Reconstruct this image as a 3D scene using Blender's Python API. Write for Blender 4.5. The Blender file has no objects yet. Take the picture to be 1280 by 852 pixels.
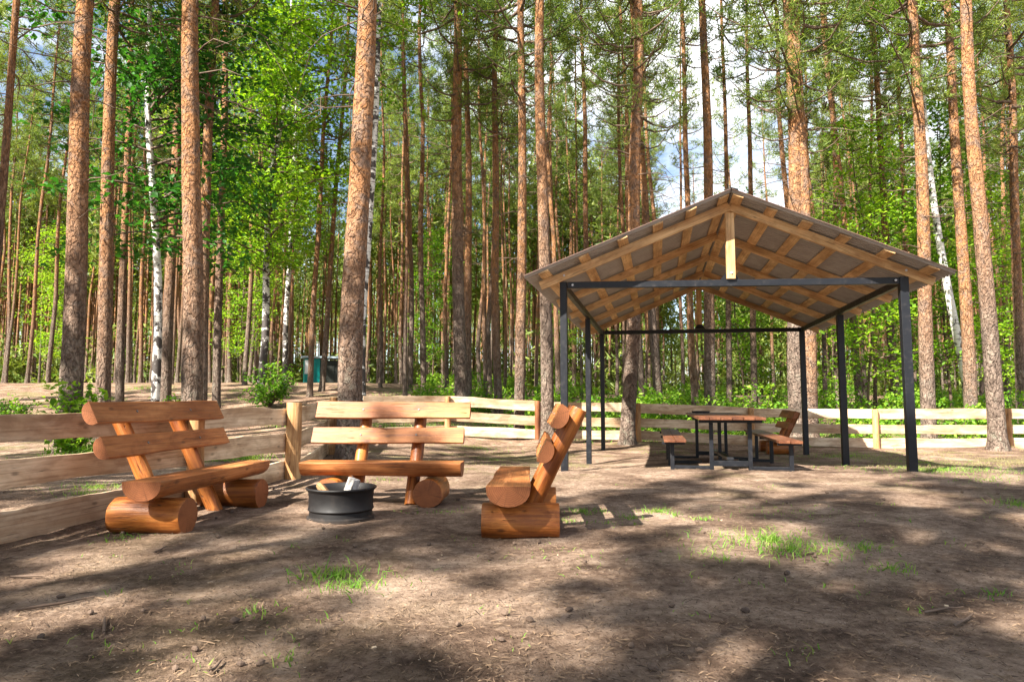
import bpy, math, random
import numpy as np
from mathutils import Vector, Matrix, noise as mnoise

R = math.radians
PI = math.pi
rng = np.random.default_rng(11)
random.seed(5)
S = bpy.context.scene
COL = S.collection
IMW, IMH, F = 1280.0, 852.0, 853.0
CAMZ = 1.05
PITCH = math.atan(74 / F)

# ------------------------------------------------------------------ helpers
def smooth(a, b, x):
    t = min(1.0, max(0.0, (x - a) / (b - a)))
    return t * t * (3 - 2 * t)

MOUNDS = []
def ground(x, y):
    right = smooth(-3.0, 0.5, x)
    z = -0.23 * smooth(10.0, 14.5, y) * right * (1 - smooth(20.5, 27, y))
    z += 0.12 * math.exp(-(((x - 3.9) / 1.1) ** 2 + ((y - 13.0) / 1.6) ** 2))
    left = 1 - smooth(-9, 9, x - (y - 20) * 0.05)
    z += 2.0 * smooth(13, 38, y) * left + (1 - left) * (0.35 * smooth(21, 32, y) + 1.15 * smooth(28, 60, y))
    z += 0.35 * left * smooth(38, 60, y)
    z += 0.045 * mnoise.noise(Vector((x * 0.45, y * 0.45, 3.1))) + 0.018 * mnoise.noise(Vector((x * 1.7, y * 1.7, 9.7))) + (0.011 * mnoise.noise(Vector((x * 5.5, y * 5.5, 4.2))) if y < 14 else 0)
    for mx, my, mh, ms in MOUNDS:
        q = ((x - mx) ** 2 + (y - my) ** 2) / (ms * ms)
        if q < 9:
            z += mh * math.exp(-q)
    return z

FW = Vector((0, math.cos(PITCH), math.sin(PITCH)))
UP = Vector((0, -math.sin(PITCH), math.cos(PITCH)))
def ray(px, py):
    return FW + Vector((1, 0, 0)) * ((px - IMW / 2) / F) + UP * (-(py - IMH / 2) / F)
def P(px, py, Y):
    d = ray(px, py); return Vector((0, 0, CAMZ)) + d * (Y / d.y)
def XY(px, Y, z=0.0):
    # world x for a pixel column at distance Y and height z
    vy = (z - CAMZ)
    depth = Y * math.cos(PITCH) + vy * math.sin(PITCH)
    return (px - IMW / 2) / F * depth
def G(px, py):
    d = ray(px, py); t = 1.5
    while t < 120:
        p = Vector((0, 0, CAMZ)) + d * t
        if p.z <= ground(p.x, p.y): return Vector((p.x, p.y, ground(p.x, p.y)))
        t += 0.03
    return P(px, py, 60)

class MB:
    def __init__(self): self.v = []; self.f = []; self.m = []
    def add(self, vs, fs, m=0):
        o = len(self.v); self.v += [tuple(x) for x in vs]
        self.f += [tuple(i + o for i in f) for f in fs]; self.m += [m] * len(fs)
    def box(self, c, s, m=0, rot=None):
        x, y, z = s[0] / 2, s[1] / 2, s[2] / 2
        vs = [Vector(p) for p in ((-x,-y,-z),(x,-y,-z),(x,y,-z),(-x,y,-z),(-x,-y,z),(x,-y,z),(x,y,z),(-x,y,z))]
        if rot is not None: vs = [rot @ p for p in vs]
        self.add([p + Vector(c) for p in vs], [(0,3,2,1),(4,5,6,7),(0,1,5,4),(1,2,6,5),(2,3,7,6),(3,0,4,7)], m)
    def bar(self, a, b, w, h, up=(0,0,1), m=0):
        a = Vector(a); b = Vector(b); d = (b - a)
        L = d.length; d.normalize(); upv = Vector(up)
        s = d.cross(upv).normalized(); u = s.cross(d).normalized()
        rot = Matrix((d, s, u)).transposed()
        self.box((a + b) / 2, (L, w, h), m, rot)
    def tube(self, pts, rad, n=6, m=0, cap=True, jit=0.0):
        pts = [Vector(p) for p in pts]; k = len(pts); vs = []; fs = []
        for i, p in enumerate(pts):
            d = (pts[min(i + 1, k - 1)] - pts[max(i - 1, 0)]).normalized()
            s = d.cross(Vector((0.31, 0.17, 0.93)) if abs(d.z) < .9 else Vector((1, 0, 0))).normalized(); u = s.cross(d)
            for j in range(n):
                a = 2 * PI * j / n
                r = rad[i] * (1 + jit * (random.random() - .5))
                vs.append(p + s * (r * math.cos(a)) + u * (r * math.sin(a)))
        for i in range(k - 1):
            for j in range(n):
                j2 = (j + 1) % n
                fs.append((i * n + j, i * n + j2, (i + 1) * n + j2, (i + 1) * n + j))
        if cap:
            fs.append(tuple(range(n))[::1]); fs.append(tuple((k - 1) * n + j for j in range(n))[::-1])
        self.add(vs, fs, m)
    def lathe(self, prof, n=48, m=0, c=(0,0,0)):
        vs = []; k = len(prof)
        for r, z in prof:
            for j in range(n):
                a = 2 * PI * j / n; vs.append((c[0] + r * math.cos(a), c[1] + r * math.sin(a), c[2] + z))
        fs = [(i*n+j, i*n+(j+1)%n, (i+1)*n+(j+1)%n, (i+1)*n+j) for i in range(k-1) for j in range(n)]
        self.add(vs, fs, m)
    def mesh(self, name, mats, smooth_=False, angle=None):
        me = bpy.data.meshes.new(name); me.from_pydata(self.v, [], self.f)
        for mt in (mats if isinstance(mats, (list, tuple)) else [mats]): me.materials.append(mt)
        me.polygons.foreach_set('material_index', self.m)
        if smooth_: me.polygons.foreach_set('use_smooth', [True] * len(self.f))
        me.update()
        if angle is not None:
            me.polygons.foreach_set('use_smooth', [True] * len(self.f)); me.set_sharp_from_angle(angle=R(angle))
        return me
    def build(self, name, mats, parent=None, smooth_=False, angle=None, mw=None, bevel=0.0):
        me = self.mesh(name, mats, smooth_, angle)
        return link(name, me, parent, mw, bevel)

def link(name, me, parent=None, ml=None, bevel=0.0):
    o = bpy.data.objects.new(name, me); COL.objects.link(o)
    if parent is not None: o.parent = parent
    if ml is not None: o.matrix_local = ml
    if bevel:
        b = o.modifiers.new('bevel', 'BEVEL'); b.width = bevel; b.segments = 2; b.limit_method = 'ANGLE'; b.angle_limit = R(40)
    return o
def tag(o, label=None, cat=None, group=None, kind=None):
    if label: o['label'] = label
    if cat: o['category'] = cat
    if group: o['group'] = group
    if kind: o['kind'] = kind
    return o
def empty(name, loc, label, cat, group=None, rz=0.0):
    o = bpy.data.objects.new(name, None); COL.objects.link(o); o.empty_display_size = .2
    o.location = loc; o.rotation_euler = (0, 0, rz)
    return tag(o, label, cat, group)
def frame(a, d, up=(0,0,1)):
    """local matrix: X along d, Z near up, origin a"""
    d = Vector(d).normalized(); s = Vector(up).cross(d).normalized(); u = d.cross(s)
    m = Matrix((d, s, u)).transposed().to_4x4(); m.translation = Vector(a); return m
def arr_mesh(name, V, Fc, mats, midx=None, smooth_=False):
    """V (n,3), Fc (k,s) with constant s"""
    me = bpy.data.meshes.new(name); k, s = Fc.shape
    me.vertices.add(len(V)); me.vertices.foreach_set('co', V.astype(np.float32).ravel())
    me.loops.add(k * s); me.loops.foreach_set('vertex_index', Fc.astype(np.int32).ravel())
    me.polygons.add(k); me.polygons.foreach_set('loop_start', np.arange(0, k * s, s, dtype=np.int32))
    for mt in mats: me.materials.append(mt)
    if midx is not None: me.polygons.foreach_set('material_index', midx.astype(np.int32))
    if smooth_: me.polygons.foreach_set('use_smooth', np.ones(k, dtype=bool))
    me.update(calc_edges=True); me.validate()
    return me

# ------------------------------------------------------------------ materials
class N:
    def __init__(self, name):
        self.mat = bpy.data.materials.new(name); self.mat.use_nodes = True
        self.nt = self.mat.node_tree; self.nodes = self.nt.nodes
        self.b = self.nodes['Principled BSDF']; self.out = self.nodes['Material Output']
        self.b.inputs['Specular IOR Level'].default_value = .3
    def n(self, t, **kw):
        x = self.nodes.new(t)
        for k, v in kw.items():
            if hasattr(x, k) and k not in x.inputs: setattr(x, k, v)
        return x
    def l(self, a, b): self.nt.links.new(a, b)
    def coord(self, scale=(1,1,1), kind='Object', loc=None):
        c = self.n('ShaderNodeTexCoord'); m = self.n('ShaderNodeMapping')
        m.inputs['Scale'].default_value = scale
        self.l(c.outputs[kind], m.inputs['Vector'])
        oi = self.n('ShaderNodeObjectInfo'); vm = self.n('ShaderNodeVectorMath'); vm.operation = 'SCALE'
        cx = self.n('ShaderNodeCombineXYZ')
        for i in range(3): self.l(oi.outputs['Random'], cx.inputs[i])
        self.l(cx.outputs[0], vm.inputs[0]); vm.inputs['Scale'].default_value = 37.0 if kind == 'Object' else 0.0
        self.l(vm.outputs[0], m.inputs['Location'])
        return m.outputs[0]
    def noise(self, vec, scale, detail=5, rough=.6, dist=0.0):
        x = self.n('ShaderNodeTexNoise'); x.inputs['Scale'].default_value = scale
        x.inputs['Detail'].default_value = detail; x.inputs['Roughness'].default_value = rough; x.inputs['Distortion'].default_value = dist
        self.l(vec, x.inputs['Vector']); return x.outputs['Fac']
    def ramp(self, fac, stops):
        x = self.n('ShaderNodeValToRGB'); e = x.color_ramp.elements
        while len(e) < len(stops): e.new(.5)
        for i, (p, c) in enumerate(stops):
            e[i].position = p; e[i].color = (c if len(c) == 4 else (*c, 1)) if not isinstance(c, float) else (c, c, c, 1)
        self.l(fac, x.inputs[0]); return x.outputs[0]
    def mix(self, fac, a, b, mode='MIX'):
        x = self.n('ShaderNodeMix'); x.data_type = 'RGBA'; x.blend_type = mode
        for s, v in ((0, fac), (6, a), (7, b)):
            if hasattr(v, 'is_output'): self.l(v, x.inputs[s])
            elif isinstance(v, (int, float)): x.inputs[s].default_value = v if s == 0 else (v, v, v, 1)
            else: x.inputs[s].default_value = (*v, 1)
        return x.outputs[2]
    def math(self, op, a, b=0.0, c=None):
        x = self.n('ShaderNodeMath'); x.operation = op
        for i, v in enumerate((a, b, c)):
            if v is None: continue
            if hasattr(v, 'is_output'): self.l(v, x.inputs[i])
            else: x.inputs[i].default_value = v
        return x.outputs[0]
    def bump(self, h, strength=.4, dist=.02):
        x = self.n('ShaderNodeBump'); x.inputs['Strength'].default_value = strength; x.inputs['Distance'].default_value = dist
        self.l(h, x.inputs['Height']); self.l(x.outputs[0], self.b.inputs['Normal']); return x
    def base(self, c, rough=.6):
        if hasattr(c, 'is_output'): self.l(c, self.b.inputs['Base Color'])
        else: self.b.inputs['Base Color'].default_value = (*c, 1)
        if hasattr(rough, 'is_output'): self.l(rough, self.b.inputs['Roughness'])
        else: self.b.inputs['Roughness'].default_value = rough

def wood(name, c1, c2, c3, rough=.5, grain=(1.2, 22, 22), coat=0.0, knots=True, bump=.25):
    k = N(name)
    v = k.coord(grain); g = k.noise(v, 1.6, 6, .62, .6)
    v2 = k.coord((.8, 3, 3)); big = k.noise(v2, 1.5, 3, .5)
    col = k.ramp(g, [(.28, c1), (.52, c2), (.75, c3)])
    col = k.mix(k.ramp(big, [(.38, 0.0), (.66, 1.0)]), col, k.mix(1.0, col, (.62, .52, .44), 'MULTIPLY'))
    if knots:
        vo = k.n('ShaderNodeTexVoronoi'); vo.inputs['Scale'].default_value = 2.1
        k.l(k.coord((1.4, 3.2, 3.2)), vo.inputs['Vector'])
        kn = k.ramp(vo.outputs['Distance'], [(.05, 1.0), (.13, 0.0)])
        col = k.mix(k.math('MULTIPLY', kn, .75), col, tuple(x * .38 for x in c1))
    oi2 = k.n('ShaderNodeObjectInfo')
    col = k.mix(1.0, col, k.ramp(oi2.outputs['Random'], [(.0, (.80, .78, .76)), (.5, (1.0, 1.0, 1.0)), (1.0, (1.10, 1.08, 1.04))]), 'MULTIPLY')
    st = k.noise(k.coord((2.2, 5, 5)), 1.6, 5, .65, .6)
    col = k.mix(k.ramp(st, [(.45, 0.0), (.62, .6)]), col, k.mix(1.0, col, (.58, .50, .46), 'MULTIPLY'))
    fl = k.noise(k.coord((grain[0] * .8, grain[1] * 3.2, grain[2] * 3.2)), 1.7, 4, .6, .3)
    col = k.mix(k.ramp(fl, [(.36, .55), (.50, 0.0)]), col, k.mix(1.0, col, (.50, .42, .36), 'MULTIPLY'))
    ck = k.noise(k.coord((grain[0] * .55, grain[1] * .9, grain[2] * .9)), 2.3, 2, .4, .2)
    crk = k.ramp(ck, [(.485, 0.0), (.497, 1.0), (.503, 1.0), (.515, 0.0)])
    brk = k.ramp(k.noise(k.coord((1.1, 2, 2)), 1.9, 3), [(.54, 0.0), (.60, 1.0)])
    crk = k.math('MULTIPLY', crk, brk)
    col = k.mix(k.math('MULTIPLY', crk, .8), col, tuple(x * .22 for x in c1))
    k.base(col, k.ramp(g, [(.3, rough - .08), (.7, rough + .14)]))
    k.bump(k.math('ADD', k.math('MULTIPLY', crk, -1.2), k.math('ADD', g, k.math('MULTIPLY', fl, .5))), bump, .008)
    if coat: k.b.inputs['Coat Weight'].default_value = coat; k.b.inputs['Coat Roughness'].default_value = .3
    return k.mat
def endgrain(name, c1, c2, rough=.6, coat=0.0):
    k = N(name)
    tc = k.n('ShaderNodeTexCoord'); mp = k.n('ShaderNodeMapping'); mp.inputs['Scale'].default_value = (0.001, 1, 1)
    k.l(tc.outputs['Object'], mp.inputs['Vector'])
    w = k.n('ShaderNodeTexWave'); w.wave_type = 'RINGS'; w.rings_direction = 'X'; w.inputs['Scale'].default_value = 22
    w.inputs['Distortion'].default_value = 4.0; w.inputs['Detail'].default_value = 3; w.inputs['Detail Scale'].default_value = 1.2
    k.l(mp.outputs[0], w.inputs['Vector'])
    n2 = k.noise(k.coord((1,1,1)), 9, 4)
    f = k.math('ADD', k.math('MULTIPLY', w.outputs['Fac'], .28), k.math('MULTIPLY', n2, .72))
    col = k.ramp(f, [(.2, c1), (.75, c2)])
    sx_ = k.n('ShaderNodeSeparateXYZ'); k.l(tc.outputs['Object'], sx_.inputs[0])
    an = k.math('ARCTAN2', sx_.outputs[1], sx_.outputs[2])
    cx_ = k.n('ShaderNodeCombineXYZ'); k.l(an, cx_.inputs[0]); oi_ = k.n('ShaderNodeObjectInfo'); k.l(k.math('MULTIPLY', oi_.outputs['Random'], 50.0), cx_.inputs[1])
    rn = k.noise(cx_.outputs[0], 3.4, 2, .5)
    ck = k.ramp(rn, [(.488, 0.0), (.497, .45), (.503, .45), (.512, 0.0)])
    col = k.mix(ck, col, tuple(x * .25 for x in c1))
    k.base(col, rough); k.bump(k.math('SUBTRACT', f, ck), .2, .004)
    if coat: k.b.inputs['Coat Weight'].default_value = coat; k.b.inputs['Coat Roughness'].default_value = .4
    return k.mat

M = {}
M['oiled_log'] = wood('oiled_log', (.17, .046, .011), (.43, .145, .028), (.61, .25, .058), .46, (1.3, 15, 15), .12, True, .7)
M['oiled_slab'] = wood('oiled_slab', (.29, .105, .034), (.48, .190, .062), (.60, .285, .11), .52, (1.1, 22, 22), .06, True, .5)
M['oiled_end'] = endgrain('oiled_end', (.16, .050, .018), (.31, .110, .040), .65)
M['table_wood'] = wood('table_wood', (.11, .040, .018), (.18, .068, .030), (.25, .10, .045), .5, (.8, 24, 24), .15)
M['lumber'] = wood('lumber', (.64, .41, .19), (.76, .54, .29), (.83, .64, .39), .55, (.8, 20, 20), 0.0)
M['fence_board'] = wood('fence_board', (.58, .43, .28), (.71, .56, .39), (.80, .66, .49), .7, (.5, 14, 14), 0.0)
M['fence_post'] = wood('fence_post', (.34, .18, .075), (.52, .31, .14), (.62, .41, .21), .65, (1.2, 14, 14), 0.0, True, .5)
M['fence_post_dark'] = wood('fence_post_dark', (.16, .06, .025), (.30, .12, .05), (.42, .19, .085), .7, (1.2, 14, 14), 0.0, True, .5)
M['fence_end'] = endgrain('fence_end', (.42, .27, .13), (.64, .46, .27), .7)
M['split_wood'] = wood('split_wood', (.38, .22, .09), (.58, .38, .19), (.70, .50, .29), .7, (2, 20, 20), 0.0, False)
def ash():
    k = N('ashen_wood'); g = k.noise(k.coord((4, 14, 14)), 2.2, 5, .65, .8)
    k.base(k.ramp(g, [(.30, (.05, .045, .04)), (.47, (.42, .39, .36)), (.7, (.72, .69, .65))]), .8); k.bump(g, .5, .01); return k.mat
M['ashen_wood'] = ash()
def metal(name, c, rough=.42, dirt=(.16, .13, .11), dz=None):
    k = N(name); g = k.noise(k.coord((1,1,1)), 14, 5, .65); g2 = k.noise(k.coord((1,1,1)), 70, 3, .6)
    col = k.mix(k.ramp(g, [(.55, 0.0), (.78, .14)]), c, dirt)
    if dz:
        geo = k.n('ShaderNodeTexCoord'); sp = k.n('ShaderNodeSeparateXYZ'); k.l(geo.outputs['Object'], sp.inputs[0])
        h = k.math('ADD', sp.outputs[2], k.math('MULTIPLY', g, .1))
        col = k.mix(k.ramp(h, [(dz * .3, .75), (dz, 0.0)]), col, dirt)
    k.base(col, k.ramp(g, [(.3, rough - .08), (.7, rough + .15)])); k.b.inputs['Specular IOR Level'].default_value = .32
    k.bump(g2, .08, .003); return k.mat
M['black_metal'] = metal('black_metal', (.007, .008, .011), .42)
M['rim_metal'] = metal('rim_metal', (.010, .009, .009), .55, (.10, .075, .06), .09)
M['bolt'] = metal('bolt', (.55, .56, .58), .35)
M['bolt_dull'] = metal('bolt_dull', (.16, .15, .14), .45)
def sheet():
    k = N('roof_sheet'); g = k.noise(k.coord((1,1,1)), 5, 4)
    under = k.ramp(g, [(.3, (.27, .255, .24)), (.7, (.36, .345, .325))])
    k.base(under, .5); return k.mat
M['roof_sheet'] = sheet()
k = N('roof_edge'); k.base((.14, .085, .07), .6); M['roof_edge'] = k.mat
k = N('hut_teal'); g = k.noise(k.coord((1,1,1)), 3, 3); k.base(k.ramp(g, [(.3, (.0, .20, .19)), (.7, (.005, .27, .25))]), .4); M['hut_teal'] = k.mat
k = N('hut_white'); k.base((.72, .74, .74), .5); M['hut_white'] = k.mat
k = N('hut_dark'); g = k.noise(k.coord((30, 30, 1)), 2, 3); k.base(k.ramp(g, [(.3, (.02, .022, .02)), (.7, (.05, .055, .045))]), .7); M['hut_dark'] = k.mat
k = N('hut_roof'); k.base((.42, .52, .58), .4); M['hut_roof'] = k.mat
k = N('tray_black'); k.base((.02, .022, .025), .5); M['tray_black'] = k.mat

def pine_bark():
    k = N('pine_bark')
    tc = k.n('ShaderNodeTexCoord'); sp = k.n('ShaderNodeSeparateXYZ'); k.l(tc.outputs['Object'], sp.inputs[0])
    oi = k.n('ShaderNodeObjectInfo')
    v = k.coord((1, 1, .30)); g = k.noise(v, 10, 8, .74, .8); g2 = k.noise(k.coord((1, 1, .8)), 28, 5, .7, .5); blot = k.noise(k.coord((1, 1, .7)), 4.5, 6, .72, .8)
    ridge = k.n('ShaderNodeTexNoise'); ridge.noise_type = 'RIDGED_MULTIFRACTAL' if hasattr(ridge, 'noise_type') else 'FBM'
    ridge.inputs['Scale'].default_value = 7; ridge.inputs['Detail'].default_value = 5; ridge.inputs['Roughness'].default_value = .6
    k.l(v, ridge.inputs['Vector'])
    crack = k.ramp(ridge.outputs['Fac'], [(.35, 0.0), (.95, 1.0)])
    low = k.ramp(g, [(.30, (.065, .048, .038)), (.50, (.17, .128, .102)), (.72, (.32, .255, .205))])
    low = k.mix(k.math('MULTIPLY', crack, .55), low, (.045, .034, .028))
    high = k.ramp(k.math('ADD', k.math('MULTIPLY', g, .5), k.math('MULTIPLY', g2, .5)), [(.30, (.15, .066, .030)), (.48, (.34, .165, .072)), (.60, (.46, .25, .125)), (.75, (.58, .39, .24))])
    high = k.mix(k.ramp(blot, [(.46, 0.0), (.60, .85)]), high, k.mix(g2, (.12, .085, .065), (.27, .20, .16)))
    h = k.math('ADD', sp.outputs[2], k.math('MULTIPLY', k.math('SUBTRACT', oi.outputs['Random'], .5), -4.5))
    h = k.math('ADD', h, k.math('MULTIPLY', k.math('SUBTRACT', blot, .5), 9.0))
    col = k.mix(k.ramp(k.math('DIVIDE', h, 10.0), [(.20, 0.0), (.62, 1.0)]), low, high)
    wv = k.coord((1, 1, .42)); wn = k.n('ShaderNodeTexNoise'); wn.inputs['Scale'].default_value = 9; wn.inputs['Detail'].default_value = 3; k.l(wv, wn.inputs['Vector'])
    ws = k.n('ShaderNodeVectorMath'); ws.operation = 'SCALE'; ws.inputs['Scale'].default_value = .16; k.l(wn.outputs['Color'], ws.inputs[0])
    wa = k.n('ShaderNodeVectorMath'); wa.operation = 'ADD'; k.l(wv, wa.inputs[0]); k.l(ws.outputs[0], wa.inputs[1])
    cells = k.n('ShaderNodeTexVoronoi'); cells.inputs['Scale'].default_value = 27; k.l(wa.outputs[0], cells.inputs['Vector'])
    cs = k.n('ShaderNodeSeparateColor'); k.l(cells.outputs['Color'], cs.inputs[0])
    plate = k.ramp(cs.outputs[0], [(.0, (.50, .47, .45)), (.45, (.95, .93, .92)), (1.0, (1.35, 1.30, 1.25))])
    col = k.mix(.5, col, k.mix(1.0, col, plate, 'MULTIPLY'))
    edge = k.ramp(cells.outputs['Distance'], [(.45, 0.0), (.85, 1.0)])
    col = k.mix(k.math('MULTIPLY', edge, .36), col, (.04, .026, .02))
    li = k.noise(k.coord((1, 1, .6)), 6, 6, .75)
    lm = k.math('MULTIPLY', k.ramp(li, [(.53, 0.0), (.64, .6)]), k.ramp(k.math('DIVIDE', sp.outputs[2], 5.0), [(.05, 1.0), (.8, 0.0)]))
    col = k.mix(lm, col, (.27, .26, .20))
    k.base(col, .9); k.b.inputs['Specular IOR Level'].default_value = .055
    k.bump(k.math('ADD', k.math('MULTIPLY', edge, -.8), k.math('ADD', k.math('MULTIPLY', cs.outputs[0], .35), k.math('ADD', g, k.math('MULTIPLY', g2, .5)))), 1.0, .045)
    return k.mat
M['pine_bark'] = pine_bark()
def limb_bark():
    k = N('limb_bark'); g = k.noise(k.coord((1,1,1)), 6, 4)
    k.base(k.ramp(g, [(.3, (.06, .04, .03)), (.7, (.17, .115, .08))]), .85); return k.mat
M['limb_bark'] = limb_bark()
def birch_bark(name, bias):
    k = N(name)
    tc = k.n('ShaderNodeTexCoord'); sp = k.n('ShaderNodeSeparateXYZ'); k.l(tc.outputs['Object'], sp.inputs[0])
    g = k.noise(k.coord((1.6, 1.6, 9)), 2.0, 4, .6, .3)
    b = k.noise(k.coord((1.5, 1.5, 1.1)), 3.2, 5, .65, .4)
    thr = k.ramp(k.math('DIVIDE', sp.outputs[2], 6.0), [(.0, 1.0), (.75, 0.0)])
    low = k.math('ADD', k.math('ADD', b, bias), k.math('MULTIPLY', thr, .13))
    col = k.ramp(g, [(.36, (.06, .05, .045)), (.42, (.62, .59, .54)), (.8, (.78, .76, .71))])
    col = k.mix(k.ramp(low, [(.57, 0.0), (.61, 1.0)]), col, (.055, .045, .04))
    k.base(col, .6); k.bump(b, .4, .015); return k.mat
M['birch_bark'] = birch_bark('birch_bark', 0.0); M['birch_dark'] = birch_bark('birch_dark', .07)

def leaf(name, c1, c2, c3, trans=.4, zdry=False):
    k = N(name)
    ge = k.n('ShaderNodeNewGeometry'); oi = k.n('ShaderNodeObjectInfo')
    big = k.noise(k.coord((1,1,1)), .55, 2)
    f = k.math('ADD', k.math('MULTIPLY', ge.outputs['Random Per Island'], .55), k.math('MULTIPLY', big, .45))
    f = k.math('ADD', f, k.math('MULTIPLY', k.math('SUBTRACT', oi.outputs['Random'], .5), .3))
    col = k.ramp(f, [(.2, c1), (.5, c2), (.8, c3)])
    k.base(col, .55)
    t = k.n('ShaderNodeBsdfTranslucent'); k.l(k.mix(1.0, col, (1.25, 1.2, .55), 'MULTIPLY'), t.inputs['Color'])
    mx = k.n('ShaderNodeMixShader'); mx.inputs[0].default_value = trans
    k.l(k.b.outputs[0], mx.inputs[1]); k.l(t.outputs[0], mx.inputs[2]); k.l(mx.outputs[0], k.out.inputs['Surface'])
    return k.mat
M['needles'] = leaf('needles', (.055, .105, .018), (.135, .205, .032), (.27, .32, .07), .45)
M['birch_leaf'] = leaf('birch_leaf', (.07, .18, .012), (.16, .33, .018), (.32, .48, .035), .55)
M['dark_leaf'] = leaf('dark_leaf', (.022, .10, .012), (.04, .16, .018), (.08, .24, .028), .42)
M['bush_leaf'] = leaf('bush_leaf', (.06, .17, .012), (.14, .31, .02), (.28, .43, .04), .5)
M['grass'] = leaf('grass', (.07, .20, .018), (.14, .31, .03), (.28, .36, .08), .42)
M['dry_grass'] = leaf('dry_grass', (.20, .20, .07), (.30, .27, .11), (.42, .36, .18), .3)

def dirt():
    k = N('dirt')
    v = k.coord((1,1,1), 'Object')
    big = k.noise(v, .35, 4, .6, .3); mid = k.noise(v, 1.7, 6, .65, .5); fine = k.noise(v, 16, 8, .78); grit = k.noise(v, 85, 4, .7)
    f = k.math('ADD', k.math('MULTIPLY', mid, .5), k.math('MULTIPLY', fine, .5))
    col = k.ramp(f, [(.36, (.07, .045, .031)), (.46, (.18, .119, .083)), (.56, (.335, .238, .172)), (.69, (.54, .41, .31))])
    # darker humus patches and paler sand patches
    col = k.mix(k.ramp(k.math('ADD', k.math('MULTIPLY', big, .6), k.math('MULTIPLY', mid, .4)), [(.40, .55), (.54, 0.0)]), col, k.mix(1.0, col, (.50, .45, .43), 'MULTIPLY'))
    tc = k.n('ShaderNodeTexCoord'); sp = k.n('ShaderNodeSeparateXYZ'); k.l(tc.outputs['Object'], sp.inputs[0])
    # forest floor of old needles beyond the clearing
    far = k.math('ADD', k.math('DIVIDE', sp.outputs[1], 40.0), k.math('MULTIPLY', k.math('SUBTRACT', big, .5), .2))
    col = k.mix(k.ramp(far, [(.32, 0.0), (.50, .6)]), col, k.ramp(f, [(.40, (.08, .042, .026)), (.50, (.22, .135, .09)), (.60, (.42, .28, .20))]))
    # needles and crumbs as small dark and pale flecks
    sp_ = k.ramp(grit, [(.30, .8), (.40, 0.0)]); col = k.mix(sp_, col, (.05, .032, .022))
    sl_ = k.ramp(grit, [(.66, 0.0), (.74, .7)]); col = k.mix(sl_, col, (.58, .46, .35))
    cr = k.n('ShaderNodeTexVoronoi'); cr.inputs['Scale'].default_value = 46; k.l(v, cr.inputs['Vector'])
    cc = k.n('ShaderNodeSeparateColor'); k.l(cr.outputs['Color'], cc.inputs[0])
    cm = k.math('MULTIPLY', k.ramp(cr.outputs['Distance'], [(.20, 1.0), (.30, 0.0)]), k.ramp(cc.outputs[1], [(.55, 0.0), (.60, .85)]))
    col = k.mix(cm, col, k.ramp(cc.outputs[0], [(.0, (.030, .018, .012)), (.55, (.14, .085, .055)), (.8, (.36, .25, .17)), (1.0, (.55, .43, .33))]))
    # thin mossy grass tint near the fence and the pavilion
    gm = k.noise(v, .8, 5, .7)
    gx = k.math('MULTIPLY', k.ramp(gm, [(.52, 0.0), (.62, .45)]), k.ramp(k.math('DIVIDE', sp.outputs[1], 30.0), [(.22, .15), (.45, 1.0)]))
    col = k.mix(gx, col, (.16, .17, .055))
    k.base(col, .95); k.b.inputs['Specular IOR Level'].default_value = .1
    h = k.math('ADD', k.math('MULTIPLY', fine, .7), k.math('ADD', k.math('MULTIPLY', mid, 1.2), k.math('ADD', k.math('MULTIPLY', grit, .35), k.math('MULTIPLY', cm, .5))))
    k.bump(h, 1.0, .055); return k.mat
M['dirt'] = dirt()
def litter_mat(name, a, b):
    k = N(name); ge = k.n('ShaderNodeNewGeometry'); k.base(k.ramp(ge.outputs['Random Per Island'], [(.1, a), (.9, b)]), .85); return k.mat
M['litter'] = litter_mat('litter', (.05, .03, .02), (.27, .18, .11))
M['chips'] = litter_mat('chips', (.24, .15, .09), (.48, .36, .24))

# ------------------------------------------------------------------ tree positions (pixel column, depth) so mounds are known before the ground
BASE_TREES = [  # px, py at the foot seen in the clearing, top px, top py, width px
    (437, 572, 452, 0, 30), (649, 547, 650, 0, 13), (685, 553, 677, 0, 16), (784, 554, 792, 0, 18),
    (998, 553, 988, 0, 22), (1015, 553, 1001, 0, 18), (1248, 562, 1210, 0, 19)]
pts0 = [G(t[0], t[1]) for t in BASE_TREES]
for (px, py, tx, ty, w), p in zip(BASE_TREES, pts0):
    MOUNDS.append((p.x, p.y, .12, .55))
p = pts0[1]; MOUNDS.append((p.x - .15, p.y - .1, .16, .5))
FR = Vector((XY(1141, 9.65), 9.65, 0)); FL = Vector((XY(706, 10.05), 10.05, 0))
BL = Vector((XY(754, 17.2), 17.2, 0)); BR = Vector((XY(1007.5, 16.4), 16.4, 0))
MOUNDS.append((FR.x, FR.y - .05, .06, .28)); MOUNDS.append((FL.x, FL.y, .03, .25))
MOUNDS.append((-4.25, 5.9, .14, .4)); MOUNDS.append((-1.53, 6.1, .02, .5))

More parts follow.
